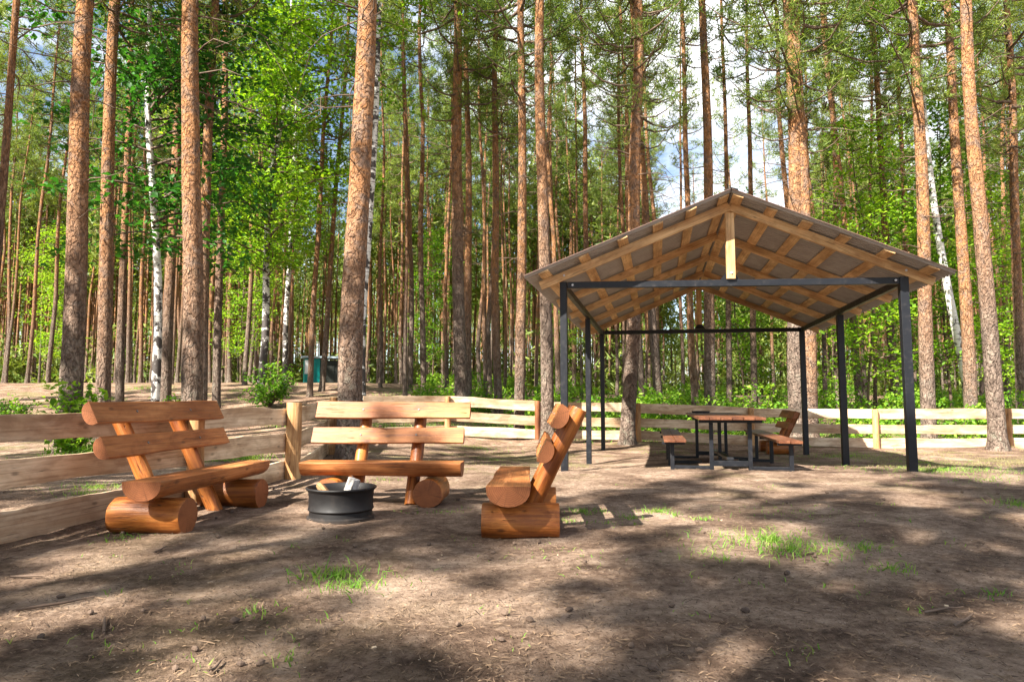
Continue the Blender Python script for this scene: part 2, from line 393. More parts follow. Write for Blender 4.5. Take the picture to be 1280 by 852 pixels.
# ------------------------------------------------------------------ ground
def axis(fine0, fine1, step, lo, hi, grow=1.16):
    xs = list(np.arange(fine0, fine1 + 1e-6, step)); s = step; x = fine1
    while x < hi: s *= grow; x += s; xs.append(x)
    s = step; x = fine0
    while x > lo: s *= grow; x -= s; xs.insert(0, x)
    return np.array(xs)
gx = axis(-5.5, 9, .075, -260, 260, 1.14); gy = axis(1.4, 13, .075, -120, 420, 1.12)
V = np.empty((len(gy), len(gx), 3))
for j, y in enumerate(gy):
    for i, x in enumerate(gx):
        V[j, i] = (x, y, ground(x, y))
ii = np.arange(len(gx) - 1); jj = np.arange(len(gy) - 1); W_ = len(gx)
a = (jj[:, None] * W_ + ii[None, :]).ravel()
me = arr_mesh('ground', V.reshape(-1, 3), np.stack([a, a + 1, a + 1 + W_, a + W_], 1), [M['dirt']], smooth_=True)
tag(link('ground', me), kind='structure')

# ------------------------------------------------------------------ log benches
def log_part(name, parent, a, b, r0, r1=None, mats=None, n=20, rings=9, wob=.05, seed=0, up=(0,0,1), flat=0.0, pre=None):
    """a peeled log along local X with end grain caps"""
    a = Vector(a); b = Vector(b); L = (b - a).length; r1 = r1 or r0; mb = MB(); rows = []
    for i in range(rings):
        t = i / (rings - 1); x = t * L; row = []
        rr = r0 + (r1 - r0) * t
        if i in (0, rings - 1): rr *= .975
        for j in range(n):
            an = 2 * PI * j / n
            q = rr * (1 + wob * mnoise.noise(Vector((x * 2.5 + seed * 7.3, math.cos(an) * 1.3, math.sin(an) * 1.3 + seed))))
            y, z = q * math.cos(an), q * math.sin(an)
            if flat: z = max(z, -rr * flat)
            row.append((x, y, z))
        if i == 0: rows.append([(0.0 , y * 1.0, z) for (x_, y, z) in row])
        rows.append(row if i not in (0, rings - 1) else [(.008 if i == 0 else L - .008, y * 1.025, z * 1.025) for (x_, y, z) in row])
        if i == rings - 1: rows.append([(L, y, z) for (x_, y, z) in row])
    vs = [p for r in rows for p in r]; k = len(rows)
    fs = [(i*n+j, (i+1)*n+j, (i+1)*n+(j+1)%n, i*n+(j+1)%n) for i in range(k-1) for j in range(n)]
    mb.add(vs, fs, 0)
    mb.add([vs[j] for j in range(n)], [tuple(range(n))[::-1][::-1]], 1)
    mb.add([vs[(k-1)*n+j] for j in range(n)], [tuple(range(n))[::-1]], 1)
    o = mb.build(name, mats or [M['oiled_log'], M['oiled_end']], parent, angle=50, mw=(pre @ frame(a, b - a, up)) if pre is not None else frame(a, b - a, up))
    return o
def half_log(name, parent, c, L, w, t, face, seed=0, mats=None, wane=.07):
    """half log along X; flat face normal 'face' (in the local YZ plane of the bench), centre of the flat face c"""
    rings = 17; m = 11; mb = MB(); rows = []
    for i in range(rings):
        x = -L / 2 + L * i / (rings - 1)
        e1 = 1 + wane * 2 * mnoise.noise(Vector((x * 1.6, seed * 3.7, 1.5))); e2 = 1 + wane * 2 * mnoise.noise(Vector((x * 1.6, seed * 3.7, 8.5)))
        dep = t * (1 + wane * mnoise.noise(Vector((x * 1.1, seed * 5.1, 4.4))))
        row = []
        for j in range(m):
            an = PI * j / (m - 1)
            cy = math.cos(an); y = w / 2 * cy * (e1 if cy > 0 else e2)
            z = -dep * (math.sin(an) ** .75)
            row.append((x, y, z))
        rows.append(row)
    vs = [p for r in rows for p in r]
    fs = []
    for i in range(rings - 1):
        for j in range(m - 1):
            fs.append((i*m+j, i*m+j+1, (i+1)*m+j+1, (i+1)*m+j))
        fs.append((i*m+m-1, i*m, (i+1)*m, (i+1)*m+m-1))
    mb.add(vs, fs, 0)
    mb.add(rows[0], [tuple(range(m))[::-1]], 1); mb.add(rows[-1], [tuple(range(m))], 1)
    z = Vector(face).normalized(); x = Vector((1, 0, 0)); y = z.cross(x)
    mt = Matrix((x, y, z)).transposed().to_4x4(); mt.translation = Vector(c)
    return mb.build(name, mats or [M['oiled_slab'], M['oiled_end']], parent, angle=35, mw=mt, bevel=.006)

def make_bench(loc, rz, L, lx, px_, label, seed, post0=.27, log_r=.145, bright=0):
    root = empty('log_bench', loc, label, 'bench', 'log benches in the clearing', rz)
    for s in (-1, 1):
        log_part('base_log', root, (s * lx, 0.0, log_r - .018), (s * lx, .60, log_r - .022), log_r, log_r * .96, seed=seed + s, rings=15, n=32, wob=.11)
    dz = Vector((0, .447, .894))
    for s in (-1, 1):
        a = Vector((s * px_, post0, -.02)); b = a + Vector((s * .012, .447, .894)) * 1.135
        log_part('back_post', root, a, b, .068, .064, seed=seed * 2 + s + 9, rings=12, n=18, wob=.14, up=(1, 0, 0))
    nrm = Vector((0, -.894, .447))
    half_log('seat', root, (0, .215, .425), L, .315, .15, (0, 0, 1), seed + .3)
    for sl, (w, q, dx) in zip((.985, .70), ((.195, .155, .02), (.175, .135, -.01))):
        c = Vector((dx, post0, 0)) + dz * sl + nrm * q
        sb = half_log('back_slab', root, c, L * (1.0 + dx), w, .095, nrm, seed * 1.7 + sl * 5)
        for s in (-1, 1):
            mb = MB(); n = 10
            ring = [(.010 * math.cos(2*PI*j/n), .010 * math.sin(2*PI*j/n)) for j in range(n)]
            mb.add([(x, y, 0.0) for x, y in ring] + [(x, y, .006) for x, y in ring] , [tuple(range(n, 2*n))] + [(j, (j+1)%n, n+(j+1)%n, n+j) for j in range(n)])
            mb.build('bolt', M['bolt_dull'], sb, mw=Matrix.Translation((s * (px_ + .012 * sl) - dx, 0, .001)))
    return root
def at(x, y, dz=0.0): return (x, y, ground(x, y) + dz)

make_bench(at(-2.525, 6.19, 0.0), R(85.3), 1.9, .66, .40, 'log bench backed against the near plank fence, shaded slab front turned to the fire ring', 2.0, .33)
make_bench(at(-1.335, 6.86, 0.0), R(-3), 1.64, .50, .29, 'log bench behind the black fire ring, facing forward with sunlit slab back', 5.0, .25)
make_bench(at(-.215, 5.92, 0.0), R(-92), 1.57, .47, .29, 'log bench seen from its end, nearest the pavilion, with leaning round back post', 8.0, .27)
make_bench(at(6.20, 17.0, 0.0), R(-101), 1.6, .48, .29, 'far log bench against the rail fence, behind the picnic table', 12.0, .27)

# ------------------------------------------------------------------ fire ring
fx, fy = XY(426, 6.12), 6.12
fr = empty('fire_ring', at(fx, fy), 'black steel wheel rim used as a fire ring on the dirt', 'fire pit')
mb = MB(); r = .295
mb.lathe([(r - .05, -.02), (r - .018, -.01), (r - .004, .0), (r - .004, .022), (r - .022, .034), (r - .026, .07), (r - .010, .088), (r - .012, .098), (r - .017, .105), (r - .019, .20), (r - .014, .215), (r - .013, .235), (r - .008, .246),
          (r + .006, .258), (r + .012, .268), (r + .008, .277), (r - .004, .278), (r - .014, .268), (r - .028, .24), (r - .032, .20), (r - .03, .10), (r - .04, .06), (r - .05, .02)], 64)
mb.build('rim', M['rim_metal'], fr, angle=35)
mb = MB(); prof = [(0.001, .07)] + [(r * q, .07 + .02 * math.sin(q * 9)) for q in (.2, .4, .6, .8, .88)]
mb.lathe(prof, 32); mb.build('ash_bed', M['litter'], fr, smooth_=True)
def chunk(name, label, c, L, w, h, rot, mat, seed):
    mb = MB(); n = 9; rows = []
    for i in range(5):
        x = -L/2 + L * i / 4
        rows.append([(x + .012 * mnoise.noise(Vector((j * 3.1, i * .5, seed))), w/2 * math.cos(2*PI*j/n) * (1 + .3 * mnoise.noise(Vector((i * .6, j * 2.3, seed)))),
                      h/2 * math.sin(2*PI*j/n) * (1 + .3 * mnoise.noise(Vector((i * .6, j * 2.3, seed + 5))))) for j in range(n)])
    vs = [p for q in rows for p in q]
    mb.add(vs, [(i*n+j, i*n+(j+1)%n, (i+1)*n+(j+1)%n, (i+1)*n+j) for i in range(4) for j in range(n)] + [tuple(range(n))[::-1], tuple(range(4*n, 5*n))])
    o = mb.build(name, mat, angle=38); o.location = c; o.rotation_euler = rot
    return tag(o, label, 'firewood')
zb = ground(fx, fy)
chunk('firewood_piece', 'ash grey charred log stub standing up in the fire ring', (fx + .07, fy - .02, zb + .20), .30, .135, .11, (R(20), R(-72), R(8)), M['ashen_wood'], 3)
chunk('firewood_piece', 'tan split wood wedge leaning inside the fire ring', (fx - .10, fy - .06, zb + .20), .24, .15, .07, (R(35), R(-38), R(150)), M['split_wood'], 7)

# ------------------------------------------------------------------ fence
def rail_part(parent, a, b, z0, z1, th=.032, seed=0.0, mat=None, wane=.022, follow=True):
    a = Vector((a[0], a[1], 0)); b = Vector((b[0], b[1], 0)); L = (b - a).length; n = max(8, int(L / .14)); mb = MB(); rows = []
    d = (b - a).normalized(); nn = Vector((-d.y, d.x, 0))
    ga, gb = ground(a.x, a.y), ground(b.x, b.y)
    tw = random.uniform(-.02, .02)
    for i in range(n + 1):
        t = i / n; x = t * L
        g = ga * (1 - t) + gb * t
        e0 = wane * (mnoise.noise(Vector((x * 1.1, seed, .3))) * 1.4 + .5 * mnoise.noise(Vector((x * 4.0, seed, .3))))
        e1 = wane * (mnoise.noise(Vector((x * 1.1, seed, 7.3))) * 1.4 + .5 * mnoise.noise(Vector((x * 4.0, seed, 7.3))))
        zl, zh = z0 + e0 + tw * (t - .5), z1 + e1 + tw * (t - .5)
        bow = .012 * mnoise.noise(Vector((x * .6, seed, 3.3)))
        row = [(x, -th/2 + bow, zl + g - ga), (x, th/2 + bow, zl + g - ga), (x, th/2 + bow, zh + g - ga), (x, -th/2 + bow, zh + g - ga)]
        rows += row
    fs = [(i*4+j, i*4+(j+1)%4, (i+1)*4+(j+1)%4, (i+1)*4+j) for i in range(n) for j in range(4)] + [(3,2,1,0), (n*4, n*4+1, n*4+2, n*4+3)]
    mb.add(rows, fs)
    o = mb.build('rail', mat or M['fence_board'], parent, angle=30, bevel=.004)
    return o, frame((a.x, a.y, ga), d)
def fence_run(label, pts, heights, posts, seed, side, wane=.022):
    root = empty('plank_fence', (pts[0][0], pts[0][1], ground(pts[0][0], pts[0][1])), label, 'fence')
    inv = Matrix.Translation(root.location).inverted()
    for s in range(len(pts) - 1):
        a, b = pts[s], pts[s + 1]
        for h, (z0, z1) in enumerate(heights):
            o, mt = rail_part(root, a, b, z0 + random.uniform(-.012, .012), z1 + random.uniform(-.012, .012), seed=seed + s * 3.1 + h * 11.7, wane=wane)
            o.matrix_local = inv @ mt
    for (x, y, h, r, kind) in posts:
        g = ground(x, y)
        o = log_part('post', root, (0, 0, 0), (0.0, 0, h + .25), r, r * .93, [M[kind], M['fence_end']], n=16, rings=14, wob=.16, seed=seed + x, up=(1, 0, 0), pre=inv @ Matrix.Translation((x, y, g - .25)))
    return root
A = (XY(366, 9.2), 9.2); B = (XY(450, 17.0), 17.0)
def lf(d): t = (d - 5.1) / (9.2 - 5.1); x0 = XY(0, 5.1); return (x0 + (A[0] - .1 - x0) * t, d)
HL = [(-.01, .225), (.375, .60), (.715, .945)]
fence_run('low plank fence of pale waney boards beside the shaded bench', [lf(1.2), lf(3.4), lf(7.15), (A[0] - .10, A[1])], HL,
          [(lf(3.4)[0] + .10, 3.4, 1.0, .075, 'fence_post'), (lf(7.15)[0] + .10, 7.15, .98, .085, 'fence_post'), (A[0] + .0, A[1] - .02, 1.0, .108, 'fence_post')], 3.0, 1)
mid = (XY(407, 12.2), 12.2)
fence_run('short plank fence run between round corner post and the thick pine', [(A[0] + .02, A[1] + .12), mid, B], HL,
          [(mid[0] + .12, mid[1], 1.0, .075, 'fence_post')], 41.0, 1, .010)
bp = [(B[0] + .05, B[1] + .05), (XY(560, 18.6), 18.6), (XY(672, 19.1), 19.1), (XY(797, 19.3), 19.3), (XY(938, 19.2), 19.2), (XY(1093, 18.7), 18.7), (XY(1258, 18.3), 18.3), (XY(1420, 17.9), 17.9), (XY(1560, 17.6), 17.6)]
HB = [(.00, .265), (.385, .63), (.775, 1.04)]
kinds = ['fence_post', 'fence_post', 'fence_post_dark', 'fence_post', 'fence_post', 'fence_post', 'fence_post', 'fence_post', 'fence_post']
fence_run('long pale three-rail fence closing the clearing behind the pavilion', bp, HB,
          [(x, y - .10, 1.05, .085, kd) for (x, y), kd in list(zip(bp, kinds))[1:]], 77.0, 1, .013)

# ------------------------------------------------------------------ pavilion
pv = empty('picnic_pavilion', (FL.x, FL.y, 0), 'open picnic pavilion, black steel posts under a pine-framed gable roof', 'pavilion')
inv = Matrix.Translation(pv.location).inverted()
def lerp(a, b, t): return a * (1 - t) + b * t
TB = 2.80
def roofpt(u, s, z): # u 0..1 across, s along depth (metres along side / total)
    a = lerp(FL, BL, s); b = lerp(FR, BR, s); p = lerp(a, b, u); return Vector((p.x, p.y, z))
def local_build(mb, name, mat, parent=pv, bevel=.004):
    # re-base a world-space bar mesh into a local frame lying along it (so that the grain runs along it)
    return mb.build(name, mat, parent, bevel=bevel)
def beam(name, a, b, w, h, mat, up=(0,0,1), parent=pv, bevel=.004, inv_=None):
    a = Vector(a); b = Vector(b); L = (b - a).length; mb = MB(); mb.box((L/2, 0, 0), (L, w, h))
    return mb.build(name, mat, parent, bevel=bevel, mw=(inv_ or inv) @ frame(a, b - a, up))
sidedir = (BL - FL).normalized()
for s in (0, .5, 1):
    for u in (0, 1):
        p = roofpt(u, s, 0); g = ground(p.x, p.y)
        q = Vector((p.x, p.y, g - .1)); t = Vector((p.x, p.y, TB - (.12 if s == .5 else .0) - (.0 if s != .5 else 0)))
        pw = .115 if u == 1 else .10
        o = beam('post', q, t, pw, pw, M['black_metal'], up=sidedir)
for s in (0, 1):
    a, b = roofpt(0, s, TB - .05), roofpt(1, s, TB - .05); d = (b - a).normalized()
    beam('beam', a + d * .0575 , b - d * .0595, .075, .095, M['black_metal'])
for u in (0, 1):
    a, b = roofpt(u, 0, TB - .058), roofpt(u, 1, TB - .058); d = (b - a).normalized()
    beam('beam', a + d * .06, b - d * .06, .075, .10, M['black_metal'])
# gable rafters
APZ = 3.94; OH = .072; OHR = .100  # apex underside of battens, side overhang as share of width
SL = (APZ - (TB + .145)) / .5
def rz_top(u): return APZ - abs(u - .5) * SL  # top of rafter
RAFS = [0.0, .25, .5, .75, 1.0]
for s in RAFS:
    yo = -.03 if s == 0 else 0
    for sg in (0, 1):
        u1 = -OH if sg == 0 else 1 + OHR - .02
        a = roofpt(.5, s, rz_top(.5) - .065); b = roofpt(u1, s, rz_top(u1) - .065)
        d = (b - a).normalized()
        a2 = a + d * (.0 if sg == 0 else .012) + Vector((0, -.058 if s == 0 else 0, 0)); b2 = b + Vector((0, -.058 if s == 0 else 0, 0))
        beam('rafter', a2, b2, .05, .125, M['lumber'])
for s in (0, 1):
    p = roofpt(.5, s, 0); yo = -.058 if s == 0 else .0
    x, y = p.x, p.y + yo + (.051 if s == 0 else 0)
    beam('king_post', (x, y - (.05 if s == 0 else -.0), TB + .003), (x, y - (.05 if s == 0 else 0), APZ - .16), .048 if s else .045, .125, M['lumber'], up=(1, 0, 0))
    mb = MB(); t_ = .006
    vs = [(-.14, 0, .0), (.14, 0, .0), (.05, 0, .11), (-.05, 0, .11)]
    mb.add([(vx, -t_, vz) for vx, _, vz in vs] + [(vx, t_, vz) for vx, _, vz in vs], [(0,1,2,3), (7,6,5,4), (0,4,5,1), (1,5,6,2), (2,6,7,3), (3,7,4,0)])
    mb.build('bracket', M['black_metal'], pv, mw=inv @ Matrix.Translation((x, y + (.0 if s == 0 else -.034), TB + .002)))
# battens along the length
S0, S1 = -.067, 1.045
for sg in (0, 1):
    for q in (.035, .20, .37, .55, .75, .955):
        u = .5 + (q * (.5 + (OH if sg == 0 else OHR - .02)) * (-1 if sg == 0 else 1))
        z = rz_top(u) + .0135
        du = roofpt(u + .01, .5, rz_top(u + .01)) - roofpt(u - .01, .5, rz_top(u - .01))
        a, b = roofpt(u, S0 + random.uniform(-.004, .006), z), roofpt(u, S1, z)
        d = (b - a).normalized(); nrm = d.cross(du.normalized())
        if nrm.z < 0: nrm = -nrm
        beam('batten', a, b, .155, .024, M['lumber'], up=nrm)
# corrugated sheet: ridges run down the slope
for sg in (0, 1):
    ns = 7.3 / .17; n = int(7.9 / .027); mb = MB(); vs = []; fs = []
    us = [0.002, .35, .7, 1.0]
    for k_ in range(n + 1):
        s = -.0745 + (1.060 + .0745) * k_ / n
        ph = (k_ + 2) % 4; cz = (0, 0, .032, .032)[ph]
        for q in us:
            u = .5 + q * (.5 + (OH if sg == 0 else OHR - .02) + .028) * (-1 if sg == 0 else 1)
            vs.append(roofpt(u, s, rz_top(u) + .028 + cz))
    m = len(us)
    fs = [(k_*m+j, k_*m+j+1, (k_+1)*m+j+1, (k_+1)*m+j) for k_ in range(n) for j in range(m-1)]
    mb.add(vs, fs)
    o = mb.build('roof_sheet', [M['roof_sheet'], M['roof_edge']], pv, mw=inv)
    so = o.modifiers.new('thick', 'SOLIDIFY'); so.thickness = .008; so.offset = 1 if sg == 1 else -1
    so.material_offset_rim = 1
a, b = roofpt(.5, -.0755, APZ + .062), roofpt(.5, 1.061, APZ + .062)
mb = MB(); L = (b - a).length
cs = [(-.09, -.022), (0, .010), (.09, -.022), (.09, -.017), (0, .016), (-.09, -.017)]
mb.add([(0, y, z) for y, z in cs] + [(L, y, z) for y, z in cs], [(0,1,4,5), (1,2,3,4), (6,11,10,7), (7,10,9,8)] + [(j, 6+j, 6+(j+1)%6, (j+1)%6) for j in range(6)])
mb.build('ridge_cap', M['tray_black'], pv, mw=inv @ frame(a, b - a))
# bolts
def bolt_at(p):
    mb = MB(); mb.tube([(0, 0, 0), (0, -.012, 0)], [.017, .017], 8); mb.build('bolt', M['bolt'], pv, mw=inv @ Matrix.Translation(p))
for u in (0, 1):
    p = roofpt(u, 0, 0)
    bolt_at((p.x, p.y - .087, rz_top(u) - .06)); bolt_at((p.x + (.13 if u == 0 else -.13), p.y - .040, TB - .05))
p = roofpt(.5, 0, 0); bolt_at((p.x, p.y - .082, TB + .09))

# ------------------------------------------------------------------ picnic table with joined benches
yaw = R(-11.6)
tx0, ty0 = 3.30, 10.40
tb = empty('picnic_table', (tx0, ty0, ground(tx0, ty0)), 'long brown picnic table with attached benches on a black steel frame under the roof', 'table', None, yaw)
gz0 = tb.location.z
TLOC = Matrix.Translation(tb.location) @ Matrix.Rotation(yaw, 4, 'Z')
def tgz(x, y): p = TLOC @ Vector((x, y, 0)); return ground(p.x, p.y) - gz0
TT = .80 - gz0; BT = .46 - gz0
I4 = Matrix.Identity(4)
def tbeam(name, a, b, w, h, mat, parent=tb, up=(0,0,1), bevel=.003): return beam(name, a, b, w, h, mat, up, parent, bevel, I4)
for j in range(6):
    x = -.40 + j * .16
    e = random.uniform(-.03, .03)
    tbeam('table_plank', (x, -.30 + e, TT - .02), (x, 3.66 - e, TT - .02), .152, .04, M['table_wood'])
for sx in (-1, 1):
    for j in range(2):
        x = sx * (.82 + (j - .5) * .165)
        tbeam('bench_plank', (x, -.22 + random.uniform(-.02, .02), BT - .02), (x, 3.72, BT - .02), .158, .04, M['table_wood'])
for y in (0.0, 1.75, 3.5):
    fm = bpy.data.objects.new('frame', None); COL.objects.link(fm); fm.parent = tb
    for sx in (-1, 1):
        if y != 1.75 or sx == 1:
          lx_ = sx * .28 if y != 1.75 else .0
          g = tgz(lx_, y); tbeam('leg', (lx_, y, g - .02), (lx_, y, TT - .093), .06, .06, M['black_metal'], fm, (0, 1, 0))
        g = tgz(sx * .82, y); tbeam('leg', (sx * .86, y, g - .02), (sx * .86, y, BT - .082), .06, .06, M['black_metal'], fm, (0, 1, 0))
        tbeam('bench_bracket', (sx * .67, y, BT - .062), (sx * 1.01, y, BT - .062), .05, .04, M['black_metal'], fm)
        g = (tgz(sx * .31, y) + tgz(sx * .8, y)) / 2
        tbeam('ground_rail', (sx * .3105, y, g + .035), (sx * .829, y, g + .035), .05, .05, M['black_metal'], fm)
    tbeam('top_rail', (-.46, y, TT - .0665), (.46, y, TT - .0665), .05, .05, M['black_metal'], fm)
    g = tgz(0, y)
    if y != 1.75: tbeam('cross_rail', (-.2495, y, g + .10), (.2495, y, g + .10), .05, .08, M['black_metal'], fm)
for ya, yb in ((.03, 1.715), (1.785, 3.47)):
    tbeam('stretcher', (0, ya, (tgz(0, ya)) + .165), (0, yb, tgz(0, yb) + .165), .09, .04, M['black_metal'])
tp = TLOC @ Vector((-.20, 3.40, TT))
tr = MB(); n = 28; prof = [(.001, .008), (.15, .008), (.17, .03), (.185, .034), (.185, .028), (.165, 0.0), (.001, 0.0)]
tr.lathe(prof, n)
o = tr.build('serving_tray', M['tray_black'], smooth_=False, angle=40); o.location = (tp.x, tp.y, tp.z + .001)
tag(o, 'flat black round tray lying at the far end of the picnic table', 'tray')

# ------------------------------------------------------------------ hut
hp = Vector((XY(399, 55, 2.2), 55, 0)); hp.z = ground(hp.x, hp.y)
hut = empty('forest_hut', hp, 'small teal kiosk with white panel among far pine trunks', 'hut', None, R(20))
def part_box(name, c, s, mat, parent=hut, bevel=.01):
    mb = MB(); mb.box(c, s); return mb.build(name, mat, parent, bevel=bevel)
part_box('wall', (-.75, 0, 1.0), (.9, 1.6, 2.0), M['hut_teal']); part_box('panel', (-1.02, -.82, 1.35), (.36, .04, 1.1), M['hut_white'])
part_box('corner_post', (-.16, -.72, 1.0), (.26, .2, 2.02), M['hut_teal']); part_box('wall', (.7, .1, .95), (1.4, 1.4, 1.9), M['hut_dark'])
part_box('roof', (0, 0, 2.14), (2.9, 1.9, .14), M['hut_roof']); part_box('door', (.75, -.62, .9), (.7, .04, 1.7), M['hut_dark'])

# ------------------------------------------------------------------ trees
def trunk_mesh(name, H, r0, n, rings, seed, mat, taper=.72, sway=.12, flare=.38, lump=.05):
    V = []; zs = [-.25, 0, .12, .3, .6] + list(np.linspace(1.1, H, rings))
    for z in zs:
        t = max(z, 0) / H
        rr = r0 * (1 - taper * t ** 1.1) * (1 + flare * math.exp(-max(z, 0) / .22)) * (1 if z < H - .01 else .4)
        cx = sway * (mnoise.noise(Vector((z * .17, seed * 3.3, .7))) - mnoise.noise(Vector((0, seed * 3.3, .7))))
        cy = sway * (mnoise.noise(Vector((z * .17, seed * 3.3, 5.7))) - mnoise.noise(Vector((0, seed * 3.3, 5.7))))
        for j in range(n):
            a = 2 * PI * j / n
            fl = 1 + (.35 * math.exp(-max(z, 0) / .25) * mnoise.noise(Vector((math.cos(a) * 1.8, math.sin(a) * 1.8, seed)))) + lump * mnoise.noise(Vector((math.cos(a) * 2.2, math.sin(a) * 2.2, z * 1.6 + seed * 9)))
            V.append((cx + rr * fl * math.cos(a), cy + rr * fl * math.sin(a), z))
    k = len(zs); Fc = np.array([(i*n+j, i*n+(j+1)%n, (i+1)*n+(j+1)%n, (i+1)*n+j) for i in range(k-1) for j in range(n)])
    return arr_mesh(name, np.array(V), Fc, [mat], smooth_=True)

def blades(C, length, width, per, upbias=.25, g=None, spread=.12):
    g = g or rng; n = len(C) * per
    c = np.repeat(C, per, 0) + g.normal(0, spread, (n, 3))
    d = g.normal(0, 1, (n, 3)); d[:, 2] += upbias; d /= np.linalg.norm(d, axis=1)[:, None]
    s = np.cross(d, g.normal(0, 1, (n, 3))); s /= np.linalg.norm(s, axis=1)[:, None] + 1e-9
    L = length * g.uniform(.6, 1.25, (n, 1)); w = width * g.uniform(.7, 1.3, (n, 1))
    V = np.stack([c - s * w / 2, c + s * w / 2, c + d * L], 1).reshape(-1, 3)
    return V, np.arange(3 * n).reshape(-1, 3)
def leaves(C, size, per, spread, g=None, flat=.5):
    g = g or rng; n = len(C) * per
    c = np.repeat(C, per, 0) + g.normal(0, 1, (n, 3)) * np.array([spread, spread, spread * .6])
    nm = g.normal(0, 1, (n, 3)) * flat; nm[:, 2] += 1; nm /= np.linalg.norm(nm, axis=1)[:, None]
    u = np.cross(nm, g.normal(0, 1, (n, 3))); u /= np.linalg.norm(u, axis=1)[:, None] + 1e-9; v = np.cross(nm, u)
    s = size * g.uniform(.6, 1.3, (n, 1)); droop = nm * s * .18
    V = np.stack([c - u * s * .55 - droop, c - v * s * .34, c + u * s * .6 - droop, c + v * s * .34], 1).reshape(-1, 3)
    f = np.arange(4 * n).reshape(-1, 4)
    return V, np.concatenate([f[:, [0, 1, 2]], f[:, [0, 2, 3]]])
def tri_tubes(mb):
    V = np.array(mb.v); T = []
    for f in mb.f:
        for i in range(1, len(f) - 1): T.append((f[0], f[i], f[i + 1]))
    return V, np.array(T)
def combine(name, parts, mats):
    Vs = []; Fs = []; Ms = []; o = 0
    for V, Fc, m in parts:
        Vs.append(V); Fs.append(Fc + o); Ms.append(np.full(len(Fc), m)); o += len(V)
    return arr_mesh(name, np.concatenate(Vs), np.concatenate(Fs), mats, np.concatenate(Ms))

def pine_crown(name, H, zc, rmax, nb, per, seed, dead=12, zdead=5.0, blade=(.30, .034), dens=1.0, sides=5):
    g = np.random.default_rng(seed); mb = MB(); C = []
    for i in range(nb):
        t = (i + g.uniform(0, 1)) / nb; z = zc + (H - zc) * t ** .95
        prof = (min(1, .45 + 2.2 * t)) * (1 - t ** 2.2 * .85); L = rmax * prof * g.uniform(.55, 1.15) + .3
        a = g.uniform(0, 2 * PI); rise = g.uniform(-.05, .35) + .5 * t
        pts = []; k = 5; bend = g.normal(0, .25)
        for j in range(k):
            q = j / (k - 1); aa = a + bend * q
            pts.append((L * q * math.cos(aa), L * q * math.sin(aa), z + L * (rise * q - .18 * math.sin(q * PI) + .15 * q * q)))
        r0 = .016 + .014 * L * (1 - t * .5)
        mb.tube(pts, [r0 * (1 - .75 * j / (k - 1)) for j in range(k)], sides, 0, False)
        npf = max(3, int((3.2 * L) * dens))
        for _ in range(npf):
            q = g.uniform(.35, 1.03); j = min(k - 2, int(q * (k - 1))); fq = q * (k - 1) - j
            p = np.array(pts[j]) * (1 - fq) + np.array(pts[j + 1]) * fq
            lat = g.normal(0, .24 * (.4 + q) * min(1.2, L * .5), 3); lat[2] = abs(lat[2]) * .35 + .05
            C.append(p + lat)
    for i in range(dead):
        z = g.uniform(zdead, zc + 1.0); a = g.uniform(0, 2 * PI); L = g.uniform(.5, 2.3) * (.6 + .4 * (z - zdead) / max(.1, zc - zdead)); dr = g.uniform(-.25, .35); be = g.normal(0, .35)
        pts = [(L * q * math.cos(a + be * q), L * q * math.sin(a + be * q), z + L * (dr * q + .25 * math.sin(q * 5 + seed) * q * .5)) for q in (0, .3, .6, .85, 1)]
        mb.tube(pts, [.018, .014, .010, .007, .003], 4, 0, False)
        if L > 1.1:
            for _ in range(2):
                q = g.uniform(.35, .8); p0 = Vector(pts[0]).lerp(Vector(pts[-1]), q); dd = Vector(g.normal(0, .35, 3)) + (Vector(pts[-1]) - Vector(pts[0])) * .25
                mb.tube([p0, p0 + dd * .5, p0 + dd], [.010, .007, .003], 3, 0, False)
    Vt, Ft = tri_tubes(mb); Vb, Fb = blades(np.array(C), blade[0], blade[1], per, .35, g, .09)
    return combine(name, [(Vt, Ft, 0), (Vb, Fb, 1)], [M['limb_bark'], M['needles']])
def leafy_crown(name, zlo, zhi, rmax, nb, per, seed, size=.13, mat='birch_leaf', droop=.25, shape=1.0, cl=6, spread=.2, bark='limb_bark', asym=None):
    g = np.random.default_rng(seed); mb = MB(); C = []
    for i in range(nb):
        t = (i + g.uniform(0, 1)) / nb; z = zlo + (zhi - zlo) * t; a = g.uniform(0, 2 * PI) if asym is None else g.normal(asym, 1.4)
        L = rmax * (math.sin(PI * min(1, (t * .8 + .18))) ** shape) * g.uniform(.5, 1.15) + .2
        pts = []; k = 6; be = g.normal(0, .4); up = g.uniform(.15, .6)
        for j in range(k):
            q = j / (k - 1); aa = a + be * q
            pts.append((L * q * math.cos(aa), L * q * math.sin(aa), z + L * (up * q - droop * 2 * q * q * .6)))
        mb.tube(pts, [(.008 + .012 * L) * (1 - .8 * j / (k - 1)) for j in range(k)], 4, 0, False)
        for _ in range(max(3, int(cl * L * .8))):
            q = g.uniform(.25, 1.05); j = min(k - 2, int(q * (k - 1))); fq = q * (k - 1) - j
            p = np.array(pts[j]) * (1 - fq) + np.array(pts[j + 1]) * fq
            lat = g.normal(0, .2 + .1 * L, 3); lat[2] *= .3
            C.append(p + lat)
    Vt, Ft = tri_tubes(mb); Vb, Fb = leaves(np.array(C), size, per, spread, g)
    return combine(name, [(Vt, Ft, 0), (Vb, Fb, 1)], [M[bark], M[mat]])

